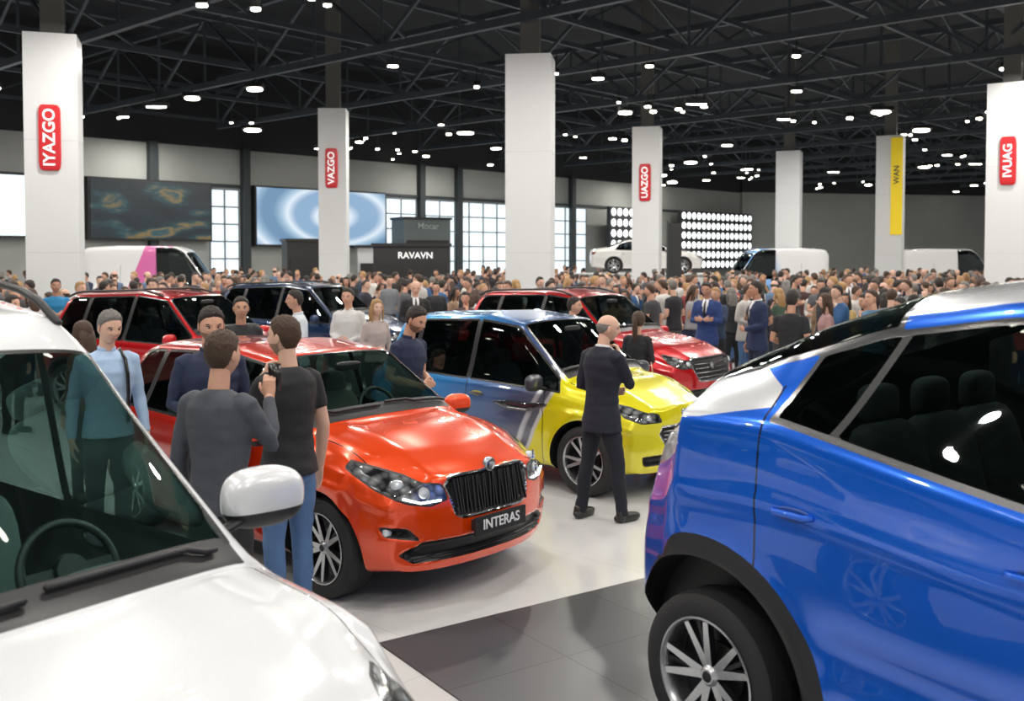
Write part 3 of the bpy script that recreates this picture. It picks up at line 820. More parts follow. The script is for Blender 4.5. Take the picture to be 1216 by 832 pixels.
def person(name,loc,rz,h,shirt,pants,skin=SK1,hair=HB,style='short',arms=('down','down'),sleeve='long',jacket=False,yaw=0,pitch=0,beard=False,fem=False,
           lean=0,stance=.10,shoe=(.02,.02,.02),detail=1,inner=(.7,.7,.73),strap=False,stride=0.,bag=None,link=True,phone=False,collar=None):
    sc=h/1.8
    vox={2:.011,1:.016,0:.026}[detail]
    mb=MB();n=14 if detail else 10
    sw=.160 if fem else .182
    L=math.tan(math.radians(lean))
    def lx(p):
        x,y,z=p
        if z>1.0: x+= (z-1.0)*L
        return (x,y,z)
    if jacket:
        prof=[(.0,.79,.160,.200),(.0,.92,.145,.186),(0,1.02,.127,.166),(0,1.12,.120,.160),(.005,1.25,.135,.180),(.0,1.37,.140,.198),(-.01,1.45,.118,.180),(-.012,1.50,.085,.115),(-.01,1.525,.068,.075)]
    elif fem:
        prof=[(.0,.92,.140,.182),(0,1.02,.118,.156),(0,1.12,.100,.132),(.01,1.24,.118,.148),(.015,1.32,.130,.160),(.0,1.40,.108,.158),(-.01,1.46,.085,.122),(-.01,1.505,.058,.065)]
    else:
        prof=[(.0,.89,.146,.188),(0,1.0,.128,.168),(0,1.10,.116,.154),(.005,1.22,.124,.168),(.005,1.35,.132,.190),(-.008,1.44,.112,.176),(-.012,1.49,.082,.115),(-.01,1.515,.062,.068)]
    sp=[tube([lx((a,0,z)) for a,z,_,_ in prof],[(b,c) for _,_,b,c in prof],(1,0,0),22,rnd=False)]
    skin_parts=[tube([lx((-.012,0,1.40)),lx((-.008,0,1.50)),lx((.010,0,1.60)),lx((.014,0,1.64))],[(.055,.058),(.056,.056),(.052,.052),(.05,.05)],(1,0,0),16,rnd=False)]
    if fem: skin_parts=[tube([lx((-.012,0,1.40)),lx((-.008,0,1.50)),lx((.010,0,1.60)),lx((.014,0,1.64))],[(.045,.05),(.046,.046),(.043,.043),(.042,.042)],(1,0,0),16,rnd=False)]
    hands=[]
    for s,a in((1,arms[0]),(-1,arms[1])):
        el,wr,hd,th,curl=ARMS[a]
        f=lambda p:lx((p[0],p[1]*s*(sw/.19 if p[1]>.1 else 1),p[2]))
        sh=Vector(f((-.005,.183,1.43)));E=Vector(f(el));Wp=Vector(f(wr))
        ka=.86 if fem else 1.
        top=Vector(f((-.008,.13,1.45)))
        if sleeve=='long':
            kj=1.15 if jacket else 1.02
            sp.append(tube([top,sh,sh.lerp(E,.35),sh.lerp(E,.8),E,E.lerp(Wp,.3),E.lerp(Wp,.7),E.lerp(Wp,.93)],[(.060*kj*ka),(.060*kj*ka),(.054*kj*ka),(.047*kj*ka),(.045*kj*ka),(.043*kj*ka),(.037*kj*ka),(.034*kj*ka)],(1,0,0),n))
            skin_parts.append(tube([E.lerp(Wp,.7),Wp,Wp+(Wp-E).normalized()*.01],[.028*ka,.025*ka,.024*ka],(1,0,0),n))
        else:
            sp.append(tube([top,sh,sh.lerp(E,.35),sh.lerp(E,.62)],[.058*ka,.059*ka,.056*ka,.055*ka],(1,0,0),n,rnd=False))
            skin_parts.append(tube([sh,sh.lerp(E,.4),sh.lerp(E,.8),E,E.lerp(Wp,.25),E.lerp(Wp,.7),Wp,Wp+(Wp-E).normalized()*.01],[.043*ka,.046*ka,.042*ka,.039*ka,.041*ka,.032*ka,.026*ka,.024*ka],(1,0,0),n))
        dirv=Vector((hd[0],hd[1]*s,hd[2]));tv=Vector((th[0],th[1]*s,th[2]))
        hands+=hand_parts(Wp,dirv,tv,curl,8 if detail else 6,palm=s,sc=.95*ka)
    st=stance;kf=.95 if fem else 1.
    pp=[tube([(0,0,.98),(0,0,.93),(0,0,.86),(0,0,.80)],[(.098,.134),(.112*kf,.152*kf),(.122*kf,.166*kf),(.09,.13)],(1,0,0),18)]
    for s in(-1,1):
        fx=stride*s*.5;ft=Vector((fx,s*st,.0));kn=Vector((fx*.5+.015,s*(st*.55+.045),.50));hpj=Vector((0,s*.086,.87))
        pp.append(tube([hpj,hpj.lerp(kn,.35),hpj.lerp(kn,.8),kn,kn.lerp(ft,.3)+Vector((-.012,0,0)),kn.lerp(ft,.65),Vector((ft.x-.005,ft.y,.055))],[.090,.088,.070,.063,.063,.055,.056],(1,0,0),n,rnd=False))
        v,f=sell((ft.x+.055,ft.y,.038),(.142,.047,.042),.75,.85,18,10,Matrix.Rotation(math.radians(9*s),3,'Z'))
        v=[(a,b,max(0.,c)) for a,b,c in v];mb.add(v,f,4)
        v,f=tube([(ft.x-.03,ft.y,.03),(ft.x-.02,ft.y,.10)],[.045,.042],n=10);mb.add(v,f,4)
    def wr_(V,amp,fr,off):
        o=[]
        for p in V:
            q=Vector(p)
            k=noise.noise(Vector((q.x*fr+off,q.y*fr,q.z*fr*2.2+7)))+.3*noise.noise(q*fr*2.1)
            l=Vector((q.x,q.y,0));
            if l.length>1e-5:l.normalize()
            o.append(tuple(q+l*k*amp))
        return o
    off=random.random()*20
    if detail>0:
        V,F=remesh(sp,vox,4);V=wr_(V,.0065,7.5,off);mb.add(V,F,2)
        V,F=remesh(pp,vox,4);V=wr_(V,.006,7,off);mb.add(V,F,3)
        V,F=remesh(skin_parts,vox*.8,2);mb.add(V,F,0)
        if detail==2:V,F=remesh(hands,.0045,1);mb.add(V,F,0)
        else:
            V,F=remesh(hands,.0065,1,.3);mb.add(V,F,0)
    else:
        V,F=remesh(sp,vox,3);mb.add(V,F,2)
        V,F=remesh(pp,vox,3);mb.add(V,F,3)
        for v,f in skin_parts+hands:mb.add(v,f,0)
    if detail>0 and not fem and (jacket or collar):
        pts=[]
        for i in range(15):
            a=math.radians(22+316*i/14);pts.append(lx((.057*math.cos(a)-.008,.058*math.sin(a),1.525-.010*math.cos(a)-.006)))
        v,f=tube(pts,[(.022,.007)]*15,(0,0,1),8);mb.add(v,f,9 if jacket else 2)
    if jacket:
        v,f=tube([lx((.120,0,1.22)),lx((.128,0,1.34)),lx((.108,0,1.44)),lx((.06,0,1.51))],[(.02,.008),(.022,.035),(.022,.055),(.02,.05)],(1,0,0),12);mb.add(v,f,9)
        v,f=tube([lx((.143,0,1.22)),lx((.152,0,1.34)),lx((.130,0,1.44)),lx((.083,0,1.50))],[(.006,.02),(.006,.022),(.006,.018),(.008,.016)],(1,0,0),8);mb.add(v,f,4)
    if strap:
        v,f=tube([lx((.11,.11,1.0)),lx((.138,.105,1.22)),lx((.146,.10,1.34)),lx((.112,.095,1.45)),lx((0,.09,1.510)),lx((-.115,.09,1.45)),lx((-.148,.08,1.3)),lx((-.13,.03,1.05))],[.014]*8,(0,1,0),6);mb.add(v,f,6)
    T=Matrix.Translation(lx((.018,0,1.685)))@Matrix.Translation((0,0,-.09))@Matrix.Rotation(math.radians(yaw),4,'Z')@Matrix.Rotation(math.radians(pitch),4,'Y')@Matrix.Translation((.01,0,.09))
    nu,nv={2:(64,52),1:(44,36),0:(18,14)}[detail]
    for v,f,m in head_parts(nu,nv,style,beard,fem,random.random()*9):mb.add(v,f,m,T)
    if phone:
        el,wrp,hd,th,curl=ARMS['phone'];s=phone
        v,f=box(lx((wrp[0]+.045,wrp[1]*s,wrp[2]+.10)),(.009,.075,.15));mb.add(v,f,6)
    if bag:
        v,f=sell((-.02,-.27,.86),(.11,.045,.10),.4,.5,20,12);mb.add(v,f,10)
        v,f=tube([(-.09,-.25,.95),(-.03,-.19,1.2),(0,-.12,1.50)],[.008]*3,n=6);mb.add(v,f,10)
    mb.V=[(a*sc,b*sc,c*sc) for a,b,c in mb.V]
    mats=[cmat('skin',skin,.5),cmat('hair',hair,.55),cmat('cloth',shirt,.8),cmat('cloth',pants,.85),cmat('leather',shoe,.4),mat('eye_white',(.6,.58,.55),.3),mat('pupil',(.01,.008,.008),.2),
          cmat('lip',(skin[0]*.8,skin[1]*.5,skin[2]*.5),.4),cmat('beard',tuple(a*.45+b*.4 for a,b in zip(skin,hair)),.8),cmat('cloth',inner,.8),cmat('leather',(.6,.45,.3),.5)]
    ob=mb.obj(name,mats,sharp=None,link=link)
    ob.location=(loc[0],loc[1],0);ob.rotation_euler=(0,0,math.radians(rz))
    return ob
NAVY=(.012,.020,.055);BLK=(.012,.012,.015);JEAN=(.08,.16,.32);GREY=(.06,.066,.082);LBL=(.36,.50,.70)
person('man_in_suit',(.785,8.67),42,1.80,(.008,.010,.022),(.008,.010,.018),SK3,HG,'bald',('clasp','chin'),jacket=True,yaw=-40,pitch=8,stance=.18,stride=-.16,detail=2,lean=2)
person('woman_with_ponytail',(1.52,12.0),62,1.64,BLK,JEAN,SK1,HBR,'pony',('clasp','clasp'),fem=True,detail=2,bag=True)
person('man_in_navy_polo',(-.98,9.2),-32,1.86,NAVY,BLK,SK1,HB,'short',('clasp','clasp'),sleeve='short',pitch=22,beard=True,detail=2,collar=True,lean=4)
person('man_in_grey_sweater',(-1.58,5.35),70,1.90,GREY,BLK,SK1,HBR,'short',('down','phone'),yaw=-8,detail=2,phone=-1)
person('man_in_black_tshirt',(-1.40,6.2),140,1.93,BLK,JEAN,SK3,HBR,'short',('chin','down'),sleeve='short',yaw=22,beard=True,detail=2,shoe=(.5,.5,.5))
person('man_in_navy_shirt',(-2.16,7.1),-62,1.95,NAVY,BLK,SK1,HB,'short',('clasp','clasp'),pitch=10,beard=True,detail=2,collar=True)
person('man_in_dark_jacket',(-3.0,11.0),-70,1.86,BLK,BLK,SK2,HB,'short',('down','down'),detail=1)
person('man_in_light_blue_shirt',(-3.10,7.6),-52,1.90,LBL,(.03,.03,.04),SK3,HG,'short',('down','down'),pitch=14,strap=1,detail=2,yaw=10,collar=True)
person('man_in_white_shirt',(-2.72,12.6),200,1.88,(.58,.61,.66),NAVY,SK2,HB,'short',('clasp','down'),detail=1,collar=True)
person('man_in_white_shirt',(-2.3,14.0),-100,1.86,(.58,.58,.58),(.1,.1,.1),SK1,HB,'short',('clasp','clasp'),detail=1,collar=True)
person('woman_with_long_hair',(-1.86,13.6),-60,1.72,(.4,.33,.31),BLK,SK3,HBL,'long',('down','clasp'),fem=True,detail=1)
person('man_in_dark_jacket',(-1.67,17.2),-80,1.90,BLK,BLK,SK3,HG,'bald',('clasp','clasp'),pitch=15,detail=1,jacket=True)
person('man_in_dark_jacket',(.80,13.2),-20,1.77,BLK,BLK,SK1,HB,'short',('down','down'),detail=1,jacket=True)
person('man_in_blue_blazer',(3.30,16.8),-120,1.88,(.015,.04,.16),NAVY,SK2,HB,'short',('cross','cross'),detail=1,jacket=True,pitch=10)
person('man_in_navy_suit',(3.85,15.6),190,1.92,(.010,.02,.07),(.012,.02,.05),SK2,HB,'short',('clasp','down'),detail=1,jacket=True,yaw=-10)
person('man_in_black_tshirt',(3.68,13.1),55,1.86,BLK,BLK,SK2,HB,'short',('clasp','down'),sleeve='short',detail=1)
person('woman_with_long_hair',(4.75,15.0),170,1.75,(.35,.2,.2),BLK,SK3,HBR,'long',('clasp','down'),fem=True,detail=1)
person('woman_with_long_hair',(-6.55,13.0),-20,1.80,BLK,BLK,SK1,HB,'long',('down','clasp'),fem=True,detail=1)
person('man_in_blue_tshirt',(-8.3,18.1),-60,1.90,(.02,.20,.42),BLK,SK2,HB,'short',('cross','cross'),sleeve='short',detail=1)
person('woman_with_long_hair',(-4.0,9.3),150,1.70,(.12,.06,.04),BLK,SK1,HBR,'long',('down','down'),fem=True,detail=1)
person('man_in_blue_tshirt',(5.3,14.6),200,1.82,(.06,.16,.28),BLK,SK1,HBR,'short',('clasp','down'),sleeve='short',detail=1)
person('man_in_grey_jacket',(6.3,14.4),150,1.85,(.08,.08,.09),BLK,SK1,HBR,'short',('down','down'),detail=1)

variants=[]
cols=[(.015,.015,.02),(.3,.3,.32),(.02,.03,.07),(.08,.08,.09),(.015,.015,.02),(.22,.03,.03),(.5,.48,.46),(.03,.03,.035),(.10,.16,.26),(.05,.02,.02),(.25,.16,.10),(.015,.015,.02),(.03,.05,.10),(.55,.55,.57),(.02,.08,.2),(.04,.04,.045),(.45,.32,.12),(.02,.02,.03),(.012,.012,.015),(.06,.10,.07),(.16,.17,.19),(.02,.02,.05)]
for i,c in enumerate(cols):
    fem=i%3==1
    o=person('visitor_src',(0,0),0,1.78 if not fem else 1.68,c,[BLK,NAVY,JEAN,(.06,.06,.06)][i%4],[SK1,SK2,SK3][i%3],[HB,HBR,HB,HB,HG,HBL,HBR][i%7],'long' if fem else ('bald' if i==8 else 'short'),
       [('down','down'),('clasp','clasp'),('phone','clasp'),('cross','cross'),('chin','pocket')][i%5],sleeve='short' if i%2 else 'long',jacket=(i%4==2 and not fem),fem=fem,detail=0,yaw=random.uniform(-30,30),pitch=random.uniform(0,14),lean=random.uniform(0,5),link=False)
    variants.append(o.data);bpy.data.objects.remove(o)
crowd=empty('crowd_of_visitors')
obst=[(-5,15,2.9),(-3.9,19.6,2.9),(1.12,15.34,2.9),(.2,11,2.6),(-1.68,8.18,2.6),(PODX,PODY,3.8),(-12.6,35,3.6),(11.9,45,3.6),(20.5,47.5,3.6),(-6.6,43,4.4),(-3.9,38.8,2.9),(-4.7,51.5,3.2),(4.6,29.5,.8)]
cols_pos=[(-10.02,21.9,1.06,7.08,8),(-5.9,33.1,.90,7.15,8),(.45,24.2,1.08,7.1,5),(5.16,38.1,1.02,7.2,8),(12.96,46.7,1.08,7.2,8),(15.46,40.8,1.0,7.2,10),(14.0,28,1.15,7.1,8)]
pts=[]
def okp(x,y,r=.42):
    if x<.98*y-59.3+3.5:return False
    for a,b,c in obst:
        if (x-a)**2+(y-b)**2<c*c:return False
    for a,b,w,_,_ in cols_pos:
        if abs(x-a)<w/2+.5 and abs(y-b)<w/2+.5:return False
    for a,b in pts:
        if (x-a)**2+(y-b)**2<r*r*1.4:return False
    return True
for (x,y) in [(3.3,16.8),(3.85,15.6),(4.75,15),(-8.3,18.1),(-6.55,13),(-1.67,17.2),(5.3,14.6),(6.3,14.4)]:pts.append((x,y))
handn=len(pts);tries=0
while len(pts)<740 and tries<30000:
    tries+=1
    y=17.2+(random.random()**1.1)*32
    x=random.uniform(-.56,.56)*y
    if okp(x,y):pts.append((x,y))
for q in range(75):
    y=random.uniform(14.5,20);x=random.uniform(.30,.53)*y
    if okp(x,y):pts.append((x,y))
for q in range(14):
    y=random.uniform(15,20);x=random.uniform(-.54,-.47)*y
    if okp(x,y):pts.append((x,y))
for i,(x,y) in enumerate(pts[handn:]):
    o=bpy.data.objects.new('visitor',random.choice(variants));COL.objects.link(o);o.parent=crowd
    s=random.uniform(.94,1.07);o.location=(x,y,0);o.scale=(s,s,s);o.rotation_euler=(0,0,random.uniform(0,6.28))

# ------------------------------------------------------------------ hall
def tile_floor():
    m=bpy.data.materials.new('floor_pale');m.use_nodes=True;nt=m.node_tree;b=nt.nodes['Principled BSDF']
    tc=nt.nodes.new('ShaderNodeTexCoord');mp=nt.nodes.new('ShaderNodeMapping');mp.inputs['Rotation'].default_value=(0,0,math.radians(42))
    br=nt.nodes.new('ShaderNodeTexBrick');br.offset=0;br.inputs['Scale'].default_value=1
    br.inputs['Brick Width'].default_value=2.;br.inputs['Row Height'].default_value=2.;br.inputs['Mortar Size'].default_value=.004
    br.inputs['Color1'].default_value=(.60,.605,.605,1);br.inputs['Color2'].default_value=(.585,.59,.59,1);br.inputs['Mortar'].default_value=(.50,.50,.50,1)
    nt.links.new(tc.outputs['Object'],mp.inputs[0]);nt.links.new(mp.outputs[0],br.inputs['Vector']);nt.links.new(br.outputs['Color'],b.inputs['Base Color'])
    b.inputs['Roughness'].default_value=.18
    return m
mb=MB();v,f=box((5,42,-.05),(130,120,.1));mb.add(v,f);mb.obj('floor',[tile_floor()],smooth=False)
m=bpy.data.materials.new('dark_tiles');m.use_nodes=True;nt=m.node_tree;b=nt.nodes['Principled BSDF']
tc=nt.nodes.new('ShaderNodeTexCoord');br=nt.nodes.new('ShaderNodeTexBrick');br.offset=0;br.inputs['Scale'].default_value=1
br.inputs['Brick Width'].default_value=.8;br.inputs['Row Height'].default_value=.8;br.inputs['Mortar Size'].default_value=.006
br.inputs['Color1'].default_value=(.06,.063,.07,1);br.inputs['Color2'].default_value=(.07,.073,.08,1);br.inputs['Mortar'].default_value=(.03,.03,.03,1)
nt.links.new(tc.outputs['Object'],br.inputs['Vector']);nt.links.new(br.outputs['Color'],b.inputs['Base Color']);b.inputs['Roughness'].default_value=.35
mb=MB();v,f=box((3.2,-2.8,.002),(6.4,5.6,.008));mb.add(v,f)
o=mb.obj('floor_dark_tile_area',[m],smooth=False);o.location=(-.8,5.87,.001);o.rotation_euler=(0,0,math.radians(34.5))

WD=Vector((.7,.714,0)).normalized();WN=Vector((.714,-.7,0)).normalized();W0=Vector((-20.4,39.7,0))
RW=Matrix((WD,-WN,Vector((0,0,1)))).transposed()
def wbox(mb,s0,s1,z0,z1,off,th,m=0):
    c=W0+WD*((s0+s1)/2)+WN*(off+th/2)+Vector((0,0,(z0+z1)/2))
    v,f=box(c,(s1-s0,th,z1-z0),RW);mb.add(v,f,m)
WALLM=mat('wall_panel_grey',(.34,.355,.34),.7,var=.08,bscale=.6);WALLD=mat('wall_upper_dark',(.02,.022,.025),.8)
mb=MB();wbox(mb,-40,55,0,7.35,-.4,.4,0);mb.obj('wall_back',[WALLM],smooth=False)
mb=MB();wbox(mb,-40,55,7.35,12,-.4,.4,0);mb.obj('wall_back_upper',[WALLD],smooth=False)
B=W0+WD*55
mb=MB();c0=B;c1=Vector((75,92,0));v,f=beam(c0+Vector((0,0,3.7)),c1+Vector((0,0,3.7)),.4,7.4);mb.add(v,f,0)
v,f=beam(c0+Vector((0,0,9.7)),c1+Vector((0,0,9.7)),.4,4.6);mb.add(v,f,1);mb.obj('wall_right',[WALLM,WALLD],smooth=False)
STEEL=mat('steel_dark',(.04,.05,.055),.6,.3)
mb=MB()
for s in(-9,-3.2,6.3,10.9,21.8,24.6,29.2,34.5,43.3):wbox(mb,s-.18,s+.18,0,7.4,.0,.35,0)
wbox(mb,-40,55,5.55,5.7,0,.12,0)
mb.obj('trim_1',[STEEL],smooth=False)
GLW=mat('window_daylight',(.5,.55,.6),.2,emit=1.0,ecol=(.78,.91,1.))
def window(n,s0,s1,z0,z1,nx,nz):
    e=empty('window_%d'%n);mb=MB();wbox(mb,s0,s1,z0,z1,.01,.04,0);mb.obj('glass',[GLW],e,smooth=False)
    mb=MB()
    for i in range(nx+1):
        s=s0+(s1-s0)*i/nx;wbox(mb,s-.035,s+.035,z0,z1,.05,.06)
    for i in range(nz+1):
        z=z0+(z1-z0)*i/nz;wbox(mb,s0,s1,z-.035,z+.035,.052,.06)
    mb.obj('frame',[mat('window_frame_grey',(.2,.22,.23),.5)],e,smooth=False)
window(1,9.1,10.6,.6,5.45,2,6);window(2,19.4,21.5,2.2,5.45,2,4);window(3,22.1,28.9,1.2,5.45,6,5);window(4,30.8,36.0,1.2,5.45,5,5);window(5,-8.6,-3.6,.6,2.9,4,3)
def screen(name,s0,s1,z0,z1,m):
    e=empty(name);mb=MB();wbox(mb,s0-.08,s1+.08,z0-.08,z1+.08,.1,.4,0);mb.obj('housing',[BLACK],e,smooth=False)
    mb=MB();wbox(mb,s0,s1,z0,z1,.51,.02,0);mb.obj('display',[m],e,smooth=False)
def screenmat(name,ramp,scale,kind='noise',es=1.,loc=(0,0,0),dist=.3):
    m=bpy.data.materials.new(name);m.use_nodes=True;nt=m.node_tree;b=nt.nodes['Principled BSDF'];b.inputs['Base Color'].default_value=(.01,.01,.01,1);b.inputs['Roughness'].default_value=.3
    tc=nt.nodes.new('ShaderNodeTexCoord');mp=nt.nodes.new('ShaderNodeMapping');mp.inputs['Location'].default_value=loc;mp.inputs['Scale'].default_value=scale
    nt.links.new(tc.outputs['Object'],mp.inputs[0])
    if kind=='noise':
        n=nt.nodes.new('ShaderNodeTexNoise');n.inputs['Scale'].default_value=1.;n.inputs['Detail'].default_value=4;n.inputs['Distortion'].default_value=dist
    else:
        n=nt.nodes.new('ShaderNodeTexWave');n.wave_type='RINGS';n.rings_direction='SPHERICAL';n.inputs['Scale'].default_value=.075;n.inputs['Distortion'].default_value=5.;n.inputs['Detail Scale'].default_value=.5
    nt.links.new(mp.outputs[0],n.inputs['Vector'])
    cr=nt.nodes.new('ShaderNodeValToRGB');nt.links.new(n.outputs['Fac'],cr.inputs[0]);e=cr.color_ramp.elements
    e[0].position=ramp[0][0];e[0].color=(*ramp[0][1],1);e[1].position=ramp[-1][0];e[1].color=(*ramp[-1][1],1)
    for p,c in ramp[1:-1]:
        q=e.new(p);q.color=(*c,1)
    nt.links.new(cr.outputs[0],b.inputs['Emission Color']);b.inputs['Emission Strength'].default_value=es
    return m
screen('led_screen',-3.0,1.6,3.15,5.55,mat('screen_white',(.02,.02,.02),.3,emit=1.4,ecol=(.85,.95,1.)))
screen('led_screen',3.4,8.9,3.1,5.6,screenmat('screen_dark',[(.3,(.003,.006,.01)),(.52,(.006,.016,.022)),(.58,(.012,.05,.06)),(.64,(.18,.12,.04)),(.70,(.008,.06,.08))],(.45,.45,1.3),es=1.2))
cen=W0+WD*15.5+Vector((0,0,4.2))
screen('led_screen',11.3,19.0,2.9,5.62,screenmat('screen_blue',[(.05,(.16,.30,.48)),(.35,(.42,.60,.76)),(.6,(.80,.90,1.)),(.9,(.28,.45,.66))],(1,1,2.),'wave',.95,(-cen.x,-cen.y,-2*cen.z)))
for (s0,s1,nx) in((37,41.5,7),(45.0,54.5,15)):
    e=empty('led_dot_wall');mb=MB();wbox(mb,s0,s1,1.4,5.6,1.0,.3,0);mb.obj('panel',[mat('dot_panel_black',(.03,.035,.04),.5)],e,smooth=False)
    mb=MB()
    for i in range(nx):
        for j in range(6):
            s=s0+(s1-s0)*(i+.5)/nx;z=1.75+j*.70
            c=W0+WD*s+WN*1.32+Vector((0,0,z))
            v=[];n=18
            for k in range(n):
                a=2*math.pi*k/n;v.append(tuple(c+(WD*math.cos(a)+Vector((0,0,1))*math.sin(a))*.25))
            mb.add(v,[tuple(range(n))],0)
    mb.obj('dots',[mat('dot_light',(1,1,1),.3,emit=1.6,ecol=(.95,1,1))],e,smooth=False,recalc=False)
def booth(name,cx,cy,rz,w,d,h,m,txt,tm,tsz,tx=.15):
    e=empty(name,(cx,cy,0),rz);mb=MB();v,f=box((0,0,h/2),(w,d,h));mb.add(v,f,0);v,f=box((0,0,h+.06),(w+.15,d+.15,.12));mb.add(v,f,1)
    v,f=box((0,-d/2-.03,h*.55),(w*.9,.06,h*.4));mb.add(v,f,1)
    mb.obj('shell',[m,BLACK],e,smooth=False)
    if txt:text('sign',txt,tsz,tm,e,(w*tx,-d/2-.08,h-.35),(math.pi/2,0,0))
LIT=mat('sign_white',(.8,.8,.8),.4,emit=.5,ecol=(1,1,1))
booth('exhibitor_booth_black',-8.6,43,20,2.4,1.8,2.95,mat('booth_black',(.02,.02,.022),.5),'',LIT,.5)
booth('exhibitor_booth_white',-5.6,44.5,10,2.6,1.6,2.7,mat('booth_white',(.55,.57,.58),.5),'',LIT,.5)
booth('exhibitor_booth_black',-3.9,38.8,5,2.9,1.8,2.7,mat('booth_black',(.02,.02,.022),.5),'RAVAVN',LIT,.34,.05)
booth('exhibitor_booth_grey',-4.7,51.5,30,2.6,1.6,4.2,mat('booth_grey',(.12,.15,.15),.5),'Mocar',mat('sign_grey',(.35,.4,.4),.5),.45,0)
mb=MB();v,f=box((0,0,1.7),(.05,.05,3.4));mb.add(v,f,0);v,f=box((.22,0,2.5),(.40,.02,1.6));mb.add(v,f,1)
mb.obj('feather_banner',[STEEL,mat('banner_black',(.02,.02,.02),.7)],smooth=False).location=(4.6,29.5,0)
COLM=mat('column_white',(.66,.67,.68),.5,var=.03,bscale=.8);REDB=mat('badge_red',(.55,.008,.015),.35)
labels=['IYAZGO','VAZGO',None,'UAZGO',None,None,'IVUAG']
for i,(x,y,w,h_,r) in enumerate(cols_pos):
    rz=-math.degrees(math.atan2(x,y))-7
    e=empty('exhibition_column',(x,y,0),rz);mb=MB()
    v,f=box((0,0,h_/2),(w,w,h_));mb.add(v,f,0)
    v,f=box((0,0,h_+2.4),(.45,.45,4.8));mb.add(v,f,1)
    v,f=box((0,0,.08),(w+.04,w+.04,.16));mb.add(v,f,1)
    for zz in (2.4,4.8):
        v,f=box((0,0,zz),(w+.004,w+.004,.006));mb.add(v,f,2)
    mb.obj('cladding',[COLM,mat('column_core',(.12,.12,.11),.7),mat('panel_joint',(.45,.45,.45),.7)],e,smooth=False)
    if labels[i]:
        bz={0:4.85,1:5.2,3:5.1,6:4.95}[i];k={0:1.,1:.92,3:1.,6:.95}[i]
        mb=MB();v,f=sell((-.02,-w/2-.03,bz),(.22*k,.04,.70*k),.25,.45,40,20);mb.add(v,f,0);mb.obj('badge',[REDB],e,sharp=40)
        text('badge_text',labels[i],.33*k,LIT,e,(-.02,-w/2-.075,bz),(math.pi/2,-math.pi/2,0),.004)
    if i==5:
        mb=MB();v,f=box((w*.30,-w/2-.03,5.15),(.44,.05,3.9));mb.add(v,f,0);mb.obj('yellow_banner',[mat('banner_yellow',(.90,.66,.01),.5,emit=.12)],e,smooth=False)
        text('banner_text','WAN',.3,BLACK,e,(w*.30,-w/2-.062,5.6),(math.pi/2,-math.pi/2,0),.003)
mb=MB();v,f=box((5,46,12.1),(130,108,.2));mb.add(v,f);mb.obj('ceiling',[mat('ceiling_dark',(.016,.018,.022),.9,var=.3,bscale=.3)],smooth=False)
TV=Vector((.743,-.669,0));TU=Vector((.669,.743,0))
mb=MB();lamps=[]
def inside(p):
    return p.y>-7 and p.x>.98*p.y-59.3+1 and abs(p.x)<48 and p.y<82
for a in range(-4,18):
    o0=TU*(a*6.);
    for k in range(-26,27):
        p=o0+TV*(k*3.);q=o0+TV*((k+1)*3.)
        if not(inside(p) and inside(q)):continue
        zb_,zt_=8.0,10.2
        mb.add(*beam((p.x,p.y,zb_),(q.x,q.y,zb_),.16,.2));mb.add(*beam((p.x,p.y,zt_),(q.x,q.y,zt_),.18,.2))
        if k%2:mb.add(*beam((p.x,p.y,zb_),(q.x,q.y,zt_),.09))
        else:mb.add(*beam((p.x,p.y,zt_),(q.x,q.y,zb_),.09))
        mb.add(*beam((p.x,p.y,zb_),(p.x,p.y,zt_),.07))
        lamps.append((p,zb_))
for k in range(-13,14):
    o0=TV*(k*6.+1.5)
    for a in range(-8,36):
        p=o0+TU*(a*3.);q=o0+TU*((a+1)*3.)
        if not(inside(p) and inside(q)):continue
        mb.add(*beam((p.x,p.y,8.5),(q.x,q.y,8.5),.10,.14));mb.add(*beam((p.x,p.y,9.9),(q.x,q.y,9.9),.12,.16))
        if a%2:mb.add(*beam((p.x,p.y,8.5),(q.x,q.y,9.9),.06))
        else:mb.add(*beam((p.x,p.y,9.9),(q.x,q.y,8.5),.06))
        if k%2==0:mb.add(*beam((p.x,p.y,10.9),(q.x,q.y,10.9),.3,.3))
mb.obj('ceiling_truss',[mat('truss_steel',(.055,.068,.082),.5,.3)],smooth=False)
hb=MB();lb=MB()
def spot(x,y,z,sz,tilt=0.):
    R_=Matrix.Rotation(tilt,3,'X')
    hb.add(*box((x,y,z+.10),(sz*1.15,sz*.6,.14),R_));hb.add(*box((x,y,z+.35),(.03,.03,.5)))
    v,f=sell((x,y,z+.01),(sz*.5,sz*.26,.035),.6,.8,16,6,R_);lb.add(v,f)
random.seed(3)
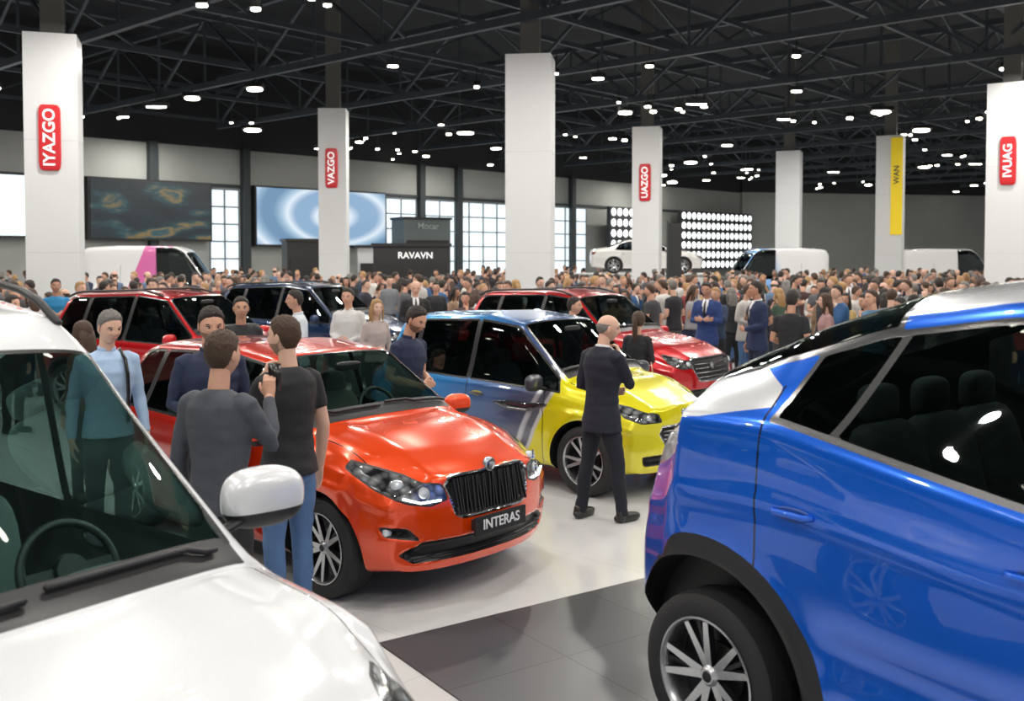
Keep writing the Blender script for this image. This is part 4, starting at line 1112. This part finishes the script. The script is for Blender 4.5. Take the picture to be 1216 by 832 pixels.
for (p,z) in lamps:
    if p.y<9:continue
    r_=random.random()
    if r_<.50:
        spot(p.x+random.uniform(-.5,.5),p.y+random.uniform(-.5,.5),7.55,random.choice((.22,.3,.42)) if p.y<28 else random.choice((.35,.5,.7)),random.uniform(-.3,.2))
        if r_<.30:
            for q in range(random.randint(2,4)):spot(p.x+random.uniform(-1.6,1.6),p.y+random.uniform(-.8,.8),7.5+random.uniform(-.2,.5),random.choice((.14,.18,.24)),random.uniform(-.7,.2))
for (p,z) in lamps:      # out-of-view fixtures added above the near cars to put highlights on their paint
    if p.y>=9 or p.y<-6 or abs(p.x)>16:continue
    for q in range(3):
        spot(p.x+random.uniform(-1.5,1.5),p.y+random.uniform(-1.5,1.5),7.6,random.choice((.18,.24,.32)))
hb.obj('spotlight_housings',[BLACK],smooth=False)
lb.obj('ceiling_spotlights',[mat('lamp_glow',(1,1,1),.3,emit=15.,ecol=(1,.93,.80))],smooth=False)
def area(x,y,z,d,p,col=(1,.955,.885)):
    l=bpy.data.lights.new('hall_lamp','AREA');l.shape='DISK';l.size=d;l.energy=p;l.color=col
    o=bpy.data.objects.new('hall_lamp',l);COL.objects.link(o);o.location=(x,y,z)
    return o
for iy,y in enumerate((-2,2,6,10,15,20,26,33,42,53,66)):
    for x in (-26,-20,-14.5,-9.5,-4.8,0,4.8,9.5,14.5,20,26,34,42):
        if y<20 and abs(x)>17:continue
        if abs(x)>.62*y+10:continue
        if x<.98*y-59.3+2:continue
        area(x+(iy%2)*2.2-.6,y,7.4,.26,116 if y<18 else 215)
w=bpy.data.worlds.new('world');S.world=w;w.use_nodes=True
bg=w.node_tree.nodes['Background'];bg.inputs[0].default_value=(.99,.985,.98,1);bg.inputs[1].default_value=.38
cam=bpy.data.cameras.new('camera');co=bpy.data.objects.new('camera',cam);COL.objects.link(co);S.camera=co
cam.lens=35;cam.sensor_width=36;co.location=(0,0,2.31);co.rotation_euler=(math.radians(90-2),0,0);cam.shift_y=-.0576
cam.dof.use_dof=True;cam.dof.focus_distance=7.6;cam.dof.aperture_fstop=2.4
cam.clip_end=300
